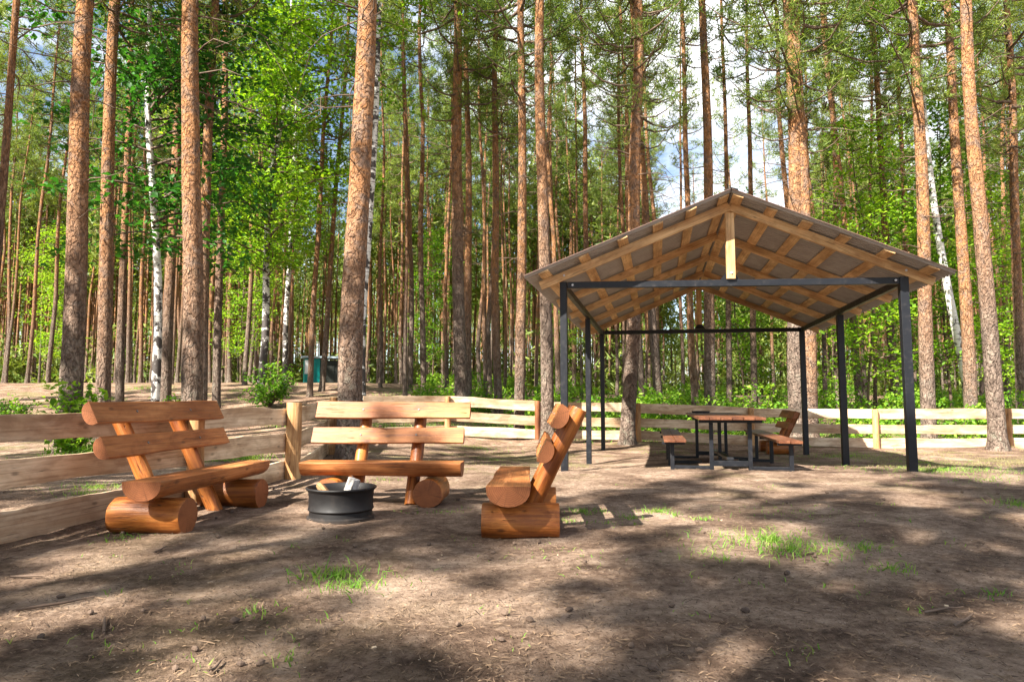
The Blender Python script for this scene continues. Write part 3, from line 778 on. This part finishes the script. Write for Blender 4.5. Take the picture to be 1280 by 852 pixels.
HT = 24.0
TR_HI = [trunk_mesh('pine_trunk', HT, .15, 26, 42, 1.3 + i * 2.7, M['pine_bark']) for i in range(4)]
TR_LO = [trunk_mesh('pine_trunk', HT, .15, 10, 12, 31.3 + i * 2.7, M['pine_bark'], sway=.35) for i in range(5)]
CR_NEAR = [pine_crown('pine_crown', HT, 9.5, 2.6, 72, 26, 100 + i, 20, 4.6, (.26, .026), 1.35) for i in range(3)]
CR_FAR = [pine_crown('pine_crown', HT, zc, 1.75, 44, 22, 200 + i, 9, 7.5, (.34, .042), 1.25) for i, zc in enumerate((12.0, 13.4, 14.6, 15.4, 14.0, 11.0))]
CR_SHADE = [pine_crown('pine_crown', 22.0, 8.5, 2.6, 21, 50, 700 + i, 10, 5.0, (.26, .055), 2.0) for i in range(3)]
CR_SPARSE = [pine_crown('pine_crown', HT, 14.0, 1.8, 42, 18, 300 + i, 9, 6.5, (.32, .038), 1.0) for i in range(2)]

def place_pine(base, direction, dia, label, group, crown, trunk, rz, sc=1.0, rename='pine_tree'):
    root = bpy.data.objects.new(rename, None); COL.objects.link(root); root.empty_display_size = .3
    tag(root, label, 'tree', group)
    d = Vector(direction).normalized()
    q = d.to_track_quat('Z', 'Y').to_matrix().to_4x4()
    root.matrix_world = Matrix.Translation(base) @ Vector((0, 0, 1)).rotation_difference(d).to_matrix().to_4x4() @ Matrix.Rotation(rz, 4, 'Z') @ Matrix.Scale(sc, 4)
    t = link('trunk', trunk, root); f = dia / .30 / sc
    t.scale = (f, f, 1)
    if crown is not None: link('crown', crown, root)
    return root
def lean_from(px, py, tx, ty, base):
    top = P(tx, ty, base.y); return top - base
def clampdir(v, mx=.16):
    v = Vector(v).normalized(); return v

# clearing-side and near trees: (px at foot, foot py or None, distance or None, tx, ty, width px, label)
NEAR = [
 (437, 572, None, 452, 0, 30, 'thickest pine, grey bark below, standing right behind the sunlit log bench', 0),
 (649, 547, None, 650, 0, 13, 'slim grey-barked pine on a sandy mound in front of the rail fence', 1),
 (685, 553, None, 677, 0, 16, 'pine with pale bleached foot just behind the end-on bench', 1),
 (784, 554, None, 792, 0, 18, 'dark-barked pine rising behind the pavilion ridge, between two thin steel posts', 1),
 (998, 553, None, 985, 0, 20, 'paler of the twin pines behind the pavilion back post', 0),
 (1015, 553, None, 993, 0, 16, 'darker of the twin pines behind the pavilion back post', 1),
 (1248, 562, None, 1210, 0, 19, 'leaning bare pine inside the fence, just past the pavilion corner post', 1),
 (-24, None, 13, 20, 0, 10, 'dark slim pine leaning at the edge of the photo', 1),
 (84, None, 13.6, 116, 0, 26, 'stout pine with lichened foot behind the near plank fence', 0),
 (127, None, 16, 148, 0, 17, 'dark shaded pine just past the lichened stout pine', 1),
 (149, None, 20, 164, 0, 10, 'thin greyish pine beside the white birch', 1),
 (206, None, 22, 231, 0, 13, 'orange-barked pine standing just past the white birch', 1),
 (238, None, 14, 247, 0, 25, 'thick reddish pine above the shaded bench, nearer of a close pair', 0),
 (250, None, 17, 271, 0, 14, 'brown pine tucked close behind the thick reddish pine', 1),
 (270, None, 21, 279, 100, 10, 'thin two-toned pine, dark below and orange above, near the close pair', 1),
 (387, None, 27, 400, 280, 7, 'thin dark pine in front of the teal hut panel', 2),
 (402, None, 29, 424, 200, 7, 'thin dark pine crossing the teal hut roof', 2),
 (577, None, 22.5, 573, 0, 16, 'straight reddish pine rising above the sunlit bench end', 1),
 (585, None, 24.5, 582, 0, 10, 'pale sunlit pine half hidden by the straight reddish pine', 2),
 (623, None, 24, 622, 0, 10, 'straight orange pine between the reddish pine and the mound pine', 1),
 (736, None, 27, 729, 0, 8, 'thin orange pine above the low side of the pavilion roof', 2),
 (826, None, 22.5, 797, 100, 11, 'tilted pine seen through the pavilion, past the dark-barked pine', 1),
 (888, None, 22, 878, 0, 14, 'pale pine framed in the middle of the open pavilion', 1),
 (870, None, 27, 856, 60, 9, 'slim branchy pine rising over the pavilion ridge', 2),
 (912, None, 29, 905, 80, 7, 'thin pine against the cloud, nearest the roof peak', 2),
 (944, None, 28, 934, 90, 8, 'thin pine against the cloud beside the twin pines', 2),
 (1076, None, 28, 1035, 60, 9, 'slanting pine over the pavilion roof slope next to the twin pines', 2),
 (1122, None, 27, 1095, 60, 10, 'sunlit pine over the roof slope, nearer of two thin ones', 2),
 (1134, None, 31, 1124, 90, 8, 'darker thin pine over the low end of the roof slope', 2),
 (1162, None, 20.4, 1138, 20, 17, 'bright orange pine behind the fence at the pavilion corner post', 0),
 (1215, None, 22, 1186, 0, 15, 'dark reddish pine between the leaning birch and the bare pine', 1),
 (1278, None, 23, 1259, 0, 12, 'dark pine at the far end of the rail fence', 1),
]
tree_xy = []
for i, (px, py, Y, tx, ty, w, label, cz) in enumerate(NEAR):
    if py is not None:
        b = G(px, py)
    else:
        x = XY(px, Y); b = Vector((x, Y, ground(x, Y)))
        b.x = XY(px, Y, b.z); b.z = ground(b.x, Y)
    b.z -= .03
    dpt = b.y
    crown = CR_NEAR[i % 3] if cz == 0 or i % 2 else CR_FAR[i % 6]
    if 850 < px < 1100 and Y and Y > 25: crown = CR_SPARSE[i % 2]
    place_pine(b, lean_from(px, py, tx, ty, b), w * dpt / F * 1.03, label, 'pines around the clearing', crown, TR_HI[i % 4], i * 1.37, 1.0 + .04 * ((i * 7) % 5 - 2))
    tree_xy.append((b.x, b.y))

# birches
BT = [trunk_mesh('birch_trunk', 17.0, .11, 16, 26, 61.3 + i * 2.7, M['birch_dark' if i else 'birch_bark'], sway=.35, lump=.04) for i in range(3)]
def birch(px, Y, tx, ty, w, label, crown, i, name='birch_tree', rz=0.0):
    x = XY(px, Y); z = ground(x, Y); x = XY(px, Y, z); b = Vector((x, Y, ground(x, Y) - .03))
    d = (P(tx, ty, Y) - b).normalized()
    root = bpy.data.objects.new(name, None); COL.objects.link(root); tag(root, label, 'tree', 'birches and young leafy trees')
    root.matrix_world = Matrix.Translation(b) @ Vector((0, 0, 1)).rotation_difference(d).to_matrix().to_4x4() @ Matrix.Rotation(rz, 4, 'Z')
    t = link('trunk', BT[i % 3], root); f = w * Y / F / .22; t.scale = (f, f, 1)
    if crown: link('crown', crown, root)
    tree_xy.append((b.x, b.y)); return root
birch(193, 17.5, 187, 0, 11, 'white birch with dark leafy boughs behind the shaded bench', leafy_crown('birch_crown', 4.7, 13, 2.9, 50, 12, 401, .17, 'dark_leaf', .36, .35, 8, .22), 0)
birch(325, 27, 347, 150, 10, 'dark-footed birch with broad bright crown beside the teal hut', leafy_crown('birch_crown', 4.8, 17, 3.6, 90, 15, 402, .17, 'birch_leaf', .15, .6, 7, .26), 1)
birch(357, 31, 363, 200, 7, 'slim spotted birch beside the broad bright birch', leafy_crown('birch_crown', 6, 15, 2.2, 36, 11, 403, .16, 'birch_leaf', .2, .7, 6, .25), 2)
birch(452, 20, 464, 0, 13, 'black and white birch hidden behind the thickest pine', leafy_crown('birch_crown', 9.5, 17, 2.2, 30, 11, 404, .14, 'birch_leaf', .3, .7, 6, .25), 2)
# the leaning birch near the pavilion corner: a curved trunk
Y = 24.0; path = [(1212, 520), (1208, 476), (1201, 440), (1192, 400), (1182, 345), (1172, 290), (1164, 230), (1157, 170), (1150, 90), (1146, 0), (1142, -120)]
x = XY(path[0][0], Y); b = Vector((x, Y, ground(x, Y) - .05))
lb = empty('birch_tree', b, 'white birch trunk curving over beside the pavilion corner post', 'tree', 'birches and young leafy trees')
pp = [Vector((0, 0, -.1))] + [P(px, py, Y) - b for px, py in path if P(px, py, Y).z > b.z + .1]
mb = MB(); k_ = len(pp); mb.tube(pp, [.17 * (1 - .6 * i / k_) for i in range(k_)], 14, 0, False)
o = mb.build('trunk', M['birch_bark'], lb, smooth_=True)
sd = o.modifiers.new('sub', 'SUBSURF'); sd.levels = 1; sd.render_levels = 1
ctop = leafy_crown('birch_crown', 0, 7, 2.2, 34, 11, 405, .14, 'birch_leaf', .3, .7, 6, .25)
o = link('crown', ctop, lb); o.location = pp[-3]
tree_xy.append((b.x, b.y))
# young leafy trees with thin trunks
YT = trunk_mesh('sapling_trunk', 11.0, .05, 8, 14, 88.1, M['limb_bark'], sway=.5)
YC = [leafy_crown('sapling_crown', 1.8, 11.5, 2.0, 58, 12, 500 + i, .15, 'birch_leaf', .12, .6, 7, .25) for i in range(3)]
YOUNG = [(1085, 24.5, 1.0), (1190, 27, 1.15), (930, 33, .95), (540, 44, .9), (1140, 38, 1.0), (1245, 25, .8), (700, 34, .5), (60, 44, .9), (300, 36, .8), (1040, 36, .8)]
YL = ['young leafy tree showing over the middle of the roof slope', 'tall young leafy tree beside the leaning birch', 'yellow-green young tree right behind the roof peak', 
      'far young leafy tree between the thickest and the reddish pine', 'tall leafy tree deep in the wood over the roof low end', 'leafy young tree beside the leaning bare pine',
      'leafy sapling under the low side of the pavilion roof', 'far young leafy tree past the lichened stout pine', 'young leafy tree beyond the broad bright birch', 'leafy young tree seen past the twin pines']
proto = None
for i, ((px, Y, sc), lab) in enumerate(zip(YOUNG, YL)):
    x = XY(px, Y, 1.0); b = Vector((x, Y, ground(x, Y) - .03))
    r_ = bpy.data.objects.new('young_tree', None); COL.objects.link(r_); tag(r_, lab, 'tree', 'birches and young leafy trees')
    r_.location = b; r_.scale = (sc,) * 3; r_.rotation_euler = (0, 0, i * 1.9)
    link('trunk', YT, r_); link('crown', YC[i % 3], r_); tree_xy.append((x, Y))

# the many thin pines of the wood
cand = []
def ok(x, y, dmin):
    for (a_, b_) in tree_xy:
        if (a_ - x) ** 2 + (b_ - y) ** 2 < dmin * dmin: return False
    return True
count = 0; tries = 0; rs = random.Random(42)
NB = 256
while count < NB and tries < 20000:
    tries += 1
    Y = 22 + 50 * rs.random() ** .85
    x = rs.uniform(-.80, .80) * (Y + 3)
    px = 640 + F * x / Y
    ymin = 30 if px < 420 else (23.5 if px > 480 else 26)
    if px < 300 and Y < 33: continue
    if Y < ymin or not ok(x, Y, 1.55 if Y > 35 else 2.0): continue
    if 360 < px < 440 and Y < 56: continue
    # keep the opening with the bright sky behind the roof peak thinner
    if 815 < px < 1015 and Y > 26 and rs.random() < .86: continue
    b = Vector((x, Y, ground(x, Y) - .04))
    dr = Vector((rs.gauss(0, .018), rs.gauss(0, .018), 1))
    cr = CR_SPARSE[count % 2] if (rs.random() < .30 or 780 < px < 1030) else CR_FAR[rs.randrange(6)]
    place_pine(b, dr, rs.uniform(.15, .27), 'thin straight pine in the crowded wood well beyond the fence', 'pines of the crowded wood', cr, TR_LO[count % 5], rs.uniform(0, 6.28), rs.uniform(.82, 1.08))
    tree_xy.append((x, Y)); count += 1
print('wood pines', count)

# tall pines standing outside the picture that shade the clearing
SHADE = [(-12.6, -6.8), (-9.5, -8.2), (-5.8, -6.4), (-5.0, -4.0), (-2.2, -8.0), (-13.6, -.9), (1.2, -5.6), (-15.5, .8), (-10.4, -5.0), (-4.0, -9.5), (-17.2, -4.3), (-6.9, -10.2), (-3.0, -3.3), (-1.4, -4.6),
         (-14.2, 6.4), (-17.0, 3.4), (-13.0, 9.4), (-19.5, 8.0), (-9.6, 5.5), (-21, 13), (-19, 17.5), (-24, 17), (-23, 21), (-27, 12)]
for i, (x, y) in enumerate(SHADE):
    b = Vector((x, y, ground(x, y) - .03))
    place_pine(b, (0.01, 0, 1), .36, 'tall pine outside the picture whose crown dapples the clearing', 'shade pines beside the clearing', CR_SHADE[i % 3], TR_HI[i % 4], i * 2.1, .58 if (x, y) in ((-9.6, 5.5), (-14.2, 6.4), (-13.0, 9.4), (-17.0, 3.4)) else rs.uniform(.8, .98))

# the wood beyond that reads as one mass
g = np.random.default_rng(9); mb = MB(); parts = []; C = []
nfar = 0
while nfar < 1500:
    Y = 56 + 108 * g.random() ** 1.25; x = g.uniform(-.85, .85) * (Y + 4)
    px = 640 + F * x / Y
    if 830 < px < 1010 and g.random() < .55: continue
    if 365 < px < 445 and Y < 72: continue
    z = ground(x, Y); H = g.uniform(16, 24) * (.55 if 820 < px < 1010 and Y > 30 else 1); r_ = g.uniform(.08, .14)
    mb.tube([(x, Y, z - .2), (x + g.normal(0, .2), Y, z + H * .5), (x + g.normal(0, .3), Y, z + H)], [r_, r_ * .7, r_ * .2], 5, 0, False)
    zc = H * g.uniform(.42, .6)
    for _ in range(28):
        t = g.random(); rr = 2.3 * (1 - .75 * t) * math.sqrt(g.random()); a_ = g.uniform(0, 6.28)
        C.append((x + rr * math.cos(a_), Y + rr * math.sin(a_), z + zc + (H - zc) * t))
    for _ in range(9):
        a_ = g.uniform(0, 6.28); rr = g.uniform(.3, 1.6); C.append((x + rr * math.cos(a_), Y + rr * math.sin(a_), z + g.uniform(.2, 6) * g.random()))
    nfar += 1
Vt, Ft = tri_tubes(mb); Vb, Fb = blades(np.array(C), .8, .17, 11, .2, g, .35)
me = combine('far_forest', [(Vt, Ft, 0), (Vb, Fb, 1)], [M['pine_bark'], M['needles']])
tag(link('far_forest', me), 'dense far pine wood closing off the view behind the nearer trunks', 'forest', None, 'stuff')

# ------------------------------------------------------------------ undergrowth, bushes, grass
g = np.random.default_rng(21); C = []; Cs = []; mbu = MB()
for _ in range(225):
    Y = 20.2 + 26 * g.random() ** 1.3; px = g.uniform(530, 1330); x = (px - 640) / F * Y
    if px < 640 and (Y < 22.5 or g.random() < .5): continue
    h = g.uniform(.35, 1.2) * (.8 + .9 * (px > 680) * g.random() ** 2.6); rad = .35 + .38 * h; z = ground(x, Y)
    for _ in range(int(14 + 26 * h)):
        t = g.random(); a_ = g.uniform(0, 6.28); rr = rad * math.sqrt(g.random()) * (1 - .45 * t)
        C.append((x + rr * math.cos(a_), Y + rr * math.sin(a_), z + .08 + h * t))
    for _ in range(4):
        a_ = g.uniform(0, 6.28); e = Vector((x + rad * .5 * math.cos(a_), Y + rad * .5 * math.sin(a_), z + h * .9)); mbu.tube([(x, Y, z), e], [.012, .004], 3, 0, False)
Vb, Fb = leaves(np.array(C), .12, 8, .13, g, .7); Vt, Ft = tri_tubes(mbu)
me = combine('undergrowth', [(Vt, Ft, 0), (Vb, Fb, 1)], [M['limb_bark'], M['bush_leaf']])
tag(link('undergrowth', me), 'bright green leafy undergrowth filling the wood edge behind the rail fence', 'undergrowth', None, 'stuff')

def shrub(px, Y, h, rad, label, seed, size=.11, n=64, mat='bush_leaf'):
    x = XY(px, Y, .3); b = Vector((x, Y, ground(x, Y) - .02)); g = np.random.default_rng(seed); mb = MB(); C = []
    for _ in range(n):
        a_ = g.uniform(0, 6.28); q = g.uniform(.3, 1); e = Vector((rad * q * math.cos(a_), rad * q * math.sin(a_), h * g.uniform(.08, 1.0)))
        mb.tube([(0, 0, 0), e * .5 + Vector((0, 0, .1)), e], [.012, .008, .003], 4, 0, False)
        for f_ in (.6, .8, 1.0): C.append(tuple(e * f_))
    Vt, Ft = tri_tubes(mb); Vb, Fb = leaves(np.array(C), size, 7, .12, g, .6)
    root = empty('shrub', b, label, 'shrub')
    link('foliage', arr_mesh('shrub_foliage', Vb, Fb, [M[mat]]), root); link('stems', arr_mesh('shrub_stems', Vt, Ft, [M['limb_bark']]), root)
shrub(337, 24, 1.55, .9, 'leafy green shrub at the foot of the dark-footed birch', 1)
shrub(98, 13.0, 1.5, .5, 'broad-leaved sapling hugging the foot of the lichened stout pine', 2, .13, 30, 'birch_leaf')
shrub(12, 20, .8, .7, 'low ferny shrub past the fence at the edge of the photo', 3, .10, 26)
shrub(222, 19.5, .8, .35, 'small leafy shrub between the white birch and the thick reddish pine', 4, .10, 16)

def grass_obj(name, label, spots, mat, per, length, width, seed):
    g = np.random.default_rng(seed); Vs = []; o = 0
    B = []; Ln = []
    for (x, y, rad, n, h) in spots:
        for _ in range(n):
            a_ = g.uniform(0, 6.28); rr = rad * 1.35 * abs(g.normal(0, .62)); px_, py_ = x + rr * math.cos(a_), y + rr * math.sin(a_) * .8
            B.append((px_, py_, ground(px_, py_) - .004)); Ln.append(h * g.uniform(.4, 1.2))
    B = np.array(B); Ln = np.array(Ln)[:, None]; n = len(B)
    d = g.normal(0, .55, (n, 3)); d[:, 2] = 1; d /= np.linalg.norm(d, axis=1)[:, None]
    s = np.cross(d, g.normal(0, 1, (n, 3))); s /= np.linalg.norm(s, axis=1)[:, None]
    w = width * g.uniform(.7, 1.4, (n, 1)); bend = g.normal(0, .35, (n, 3)) * Ln; bend[:, 2] = -abs(bend[:, 2]) * .4
    m_ = B + d * Ln * .55; t_ = B + d * Ln + bend
    V = np.stack([B - s * w / 2, B + s * w / 2, m_ + s * w * .35, m_ - s * w * .35, t_], 1).reshape(-1, 3)
    k = np.arange(n)[:, None] * 5
    Fc = np.concatenate([k + [0, 1, 2], k + [0, 2, 3], k + [3, 2, 4]])
    tag(link(name, arr_mesh(name, V, Fc, [M[mat]])), label, 'grass', None, 'stuff')
spots = []
for (px, py, rad, n, h) in [(418, 722, .18, 170, .10), (440, 735, .2, 130, .075), (965, 678, .34, 420, .085), (985, 688, .26, 240, .07), (1080, 686, .16, 90, .07), (1115, 712, .12, 60, .07), (822, 640, .14, 110, .07), (792, 648, .10, 60, .06), (730, 640, .22, 130, .06), (715, 652, .14, 60, .05),
                            (880, 650, .1, 40, .07), (1272, 632, .2, 90, .11), (320, 768, .1, 34, .06), (360, 830, .06, 16, .05), (1240, 745, .12, 30, .06), (150, 672, .16, 60, .05), (560, 640, .3, 90, .03), (1000, 640, .7, 120, .035), (700, 690, .4, 60, .03),
                            (120, 610, .4, 170, .09), (105, 618, .3, 90, .08), (600, 560, .9, 420, .05), (620, 575, .6, 200, .04), (1175, 588, 1.0, 1100, .07), (1060, 570, 1.3, 1300, .06), (830, 565, .6, 220, .06), (1150, 578, .9, 340, .07), (480, 600, .3, 60, .04),
                            (1230, 600, .7, 160, .06), (880, 690, .25, 50, .05), (760, 655, .2, 30, .04), (845, 645, .06, 24, .07), (905, 700, .1, 24, .06)]:
    p = G(px, py); spots.append((p.x, p.y, rad, n, h))
for _ in range(60):
    px = rng.uniform(60, 1260); py = rng.uniform(600, 840); p = G(px, py); spots.append((p.x, p.y, .12, 6, .045))
grass_obj('grass', 'sparse green grass tufts growing through the trodden dirt', spots, 'grass', 1, .08, .006, 5)
sp2 = []
for _ in range(260):
    Y = rng.uniform(19.6, 30); px = rng.uniform(470, 1330); x = (px - 640) / F * Y; sp2.append((x, Y, .8, 70, .22))
for _ in range(30):
    Y = rng.uniform(11, 15); x = rng.uniform(-9.5, -5.2) * Y / 14; sp2.append((x, Y, .5, 100, .22))
for _ in range(25):
    Y = rng.uniform(14, 34); x = rng.uniform(-.8, -.3) * Y; sp2.append((x, Y, .5, 50, .2))
grass_obj('tall_grass', 'lush green grass growing outside the fence', sp2, 'grass', 1, .2, .014, 6)
sp3 = []
for _ in range(120):
    Y = rng.uniform(11.5, 18.3); x = rng.uniform(.50, .80) * Y; sp3.append((x, Y, .5, 34, .05))
for _ in range(70):
    Y = rng.uniform(10.5, 18); x = rng.uniform(-.15, .12) * Y; sp3.append((x, Y, .5, 22, .045))
grass_obj('dry_grass', 'short yellowed grass thinly covering sand near the rail fence', sp3, 'dry_grass', 1, .05, .006, 7)

# needles, twigs and crumbs on the ground
g = np.random.default_rng(77); V = []; Fc = []; n = 22000
d_ = 1.9 + 10 * g.random(n) ** 1.9; px = g.uniform(-40, 1320, n); X = (px - 640) / F * d_
o = 0; Vl = []; Fl = []
for i in range(n):
    x, y = X[i], d_[i]; z = ground(x, y); L = g.uniform(.012, .05) if g.random() < .98 else g.uniform(.06, .13); w = .0020 if L < .06 else .0032; a_ = g.uniform(0, 6.28)
    dx, dy = math.cos(a_), math.sin(a_); z0 = z + .006; e = g.normal(0, .006)
    Vl += [(x - dx*L/2 - dy*w, y - dy*L/2 + dx*w, z0), (x - dx*L/2 + dy*w, y - dy*L/2 - dx*w, z0), (x + dx*L/2, y + dy*L/2, z0 + .003 + abs(e)), (x, y, z0 + w * 1.6 + .003)]
    Fl += [(o, o+1, o+3), (o+1, o+2, o+3), (o+2, o, o+3)]; o += 4
tag(link('needle_litter', arr_mesh('needle_litter', np.array(Vl), np.array(Fl), [M['litter']])), 'pine needles and twigs scattered over the dirt', 'litter', None, 'stuff')
mb = MB()
for i in range(60):
    d = 1.9 + 9 * g.random() ** 1.4; px = g.uniform(-20, 1300); x = (px - 640) / F * d; z = ground(x, d); s = g.uniform(.005, .014)
    mb.box((x, d, z + .004), (s * g.uniform(1, 2.2), s, .007), 0, Matrix.Rotation(g.uniform(0, 6.28), 3, 'Z') @ Matrix.Rotation(g.normal(0, .25), 3, 'X'))
mb.build('wood_chips', M['chips']); tag(bpy.data.objects['wood_chips'], 'pale wood chips strewn across the dirt', 'litter', None, 'stuff')
mb = MB()
for i in range(90):
    d = 2.2 + 6 * g.random() ** 1.3; px = g.uniform(-20, 1300); x = (px - 640) / F * d; z = ground(x, d); a_ = g.uniform(0, 6.28); L_ = g.uniform(.03, .05)
    dv = Vector((math.cos(a_), math.sin(a_), .1)); c_ = Vector((x, d, z + .012))
    mb.tube([c_ - dv * L_ * .5, c_ - dv * L_ * .3, c_, c_ + dv * L_ * .3, c_ + dv * L_ * .5], [.004, L_ * .30, L_ * .36, L_ * .24, .003], 7, 0, True, .35)
mb.build('pine_cones', M['limb_bark']); tag(bpy.data.objects['pine_cones'], 'brown fallen pine cones scattered over the dirt', 'pine cones', None, 'stuff')
mb = MB()
for (px, py, L) in [(70, 760, .35), (130, 785, .22), (1205, 780, .25), (35, 725, .2), (610, 700, .12), (1180, 765, .3), (200, 690, .16), (270, 840, .12)]:
    p = G(px, py); a_ = g.uniform(0, 3.14); q = [p + Vector((math.cos(a_) * L * t, math.sin(a_) * L * t, .012 + .01 * math.sin(t * 5))) for t in (-.5, -.2, .1, .3, .5)]
    for v in q: v.z = ground(v.x, v.y) + .012 + g.uniform(0, .008)
    mb.tube(q, [.007, .008, .007, .005, .003], 5)
mb.build('fallen_twigs', M['limb_bark'], smooth_=True); tag(bpy.data.objects['fallen_twigs'], 'dry fallen twigs lying in the dirt', 'twigs', None, 'stuff')

# ------------------------------------------------------------------ light, sky, camera
SUN_EL = R(43); AZ = R(225 - 3)
sd = Vector((math.sin(AZ) * math.cos(SUN_EL), math.cos(AZ) * math.cos(SUN_EL), math.sin(SUN_EL)))
L = bpy.data.lights.new('sun', 'SUN'); L.energy = 5.0; L.angle = R(.53); L.color = (1.0, .94, .84)
so = bpy.data.objects.new('sun', L); COL.objects.link(so); so.rotation_euler = (-sd).to_track_quat('-Z', 'Y').to_euler()
w = bpy.data.worlds.new('World'); S.world = w; w.use_nodes = True; nt = w.node_tree
bg = nt.nodes['Background']; sky = nt.nodes.new('ShaderNodeTexSky'); sky.sky_type = 'NISHITA'; sky.sun_disc = False
sky.sun_elevation = SUN_EL; sky.sun_rotation = AZ; sky.air_density = 1.0; sky.dust_density = .6; sky.ozone_density = 1.2
tc = nt.nodes.new('ShaderNodeTexCoord'); mp = nt.nodes.new('ShaderNodeMapping'); mp.inputs['Scale'].default_value = (1, 1, 2.2); mp.inputs['Location'].default_value = (.35, .1, .2)
nt.links.new(tc.outputs['Generated'], mp.inputs['Vector'])
nz = nt.nodes.new('ShaderNodeTexNoise'); nz.inputs['Scale'].default_value = 2.6; nz.inputs['Detail'].default_value = 8; nz.inputs['Roughness'].default_value = .6
nt.links.new(mp.outputs[0], nz.inputs['Vector'])
rp = nt.nodes.new('ShaderNodeValToRGB'); rp.color_ramp.elements[0].position = .45; rp.color_ramp.elements[1].position = .59
nt.links.new(nz.outputs['Fac'], rp.inputs[0])
mx = nt.nodes.new('ShaderNodeMix'); mx.data_type = 'RGBA'; nt.links.new(rp.outputs[0], mx.inputs[0]); nt.links.new(sky.outputs[0], mx.inputs[6]); mx.inputs[7].default_value = (8.0, 8.1, 8.3, 1)
nt.links.new(mx.outputs[2], bg.inputs['Color']); bg.inputs['Strength'].default_value = .055

cam = bpy.data.cameras.new('camera'); cam.sensor_fit = 'HORIZONTAL'; cam.sensor_width = 36; cam.lens = 36 * F / IMW; cam.clip_end = 1500; cam.clip_start = .05
co = bpy.data.objects.new('camera', cam); COL.objects.link(co); co.location = (0, 0, CAMZ); co.rotation_euler = (R(90) + PITCH, 0, 0); S.camera = co
S.view_settings.view_transform = 'Standard'; S.view_settings.look = 'None'; S.view_settings.gamma = 1; S.view_settings.exposure = 2.1
try:
    S.cycles.max_bounces = 6; S.cycles.diffuse_bounces = 4; S.cycles.transmission_bounces = 3; S.cycles.glossy_bounces = 2; S.cycles.use_denoising = True
    S.cycles.sample_clamp_indirect = 6
except Exception: pass
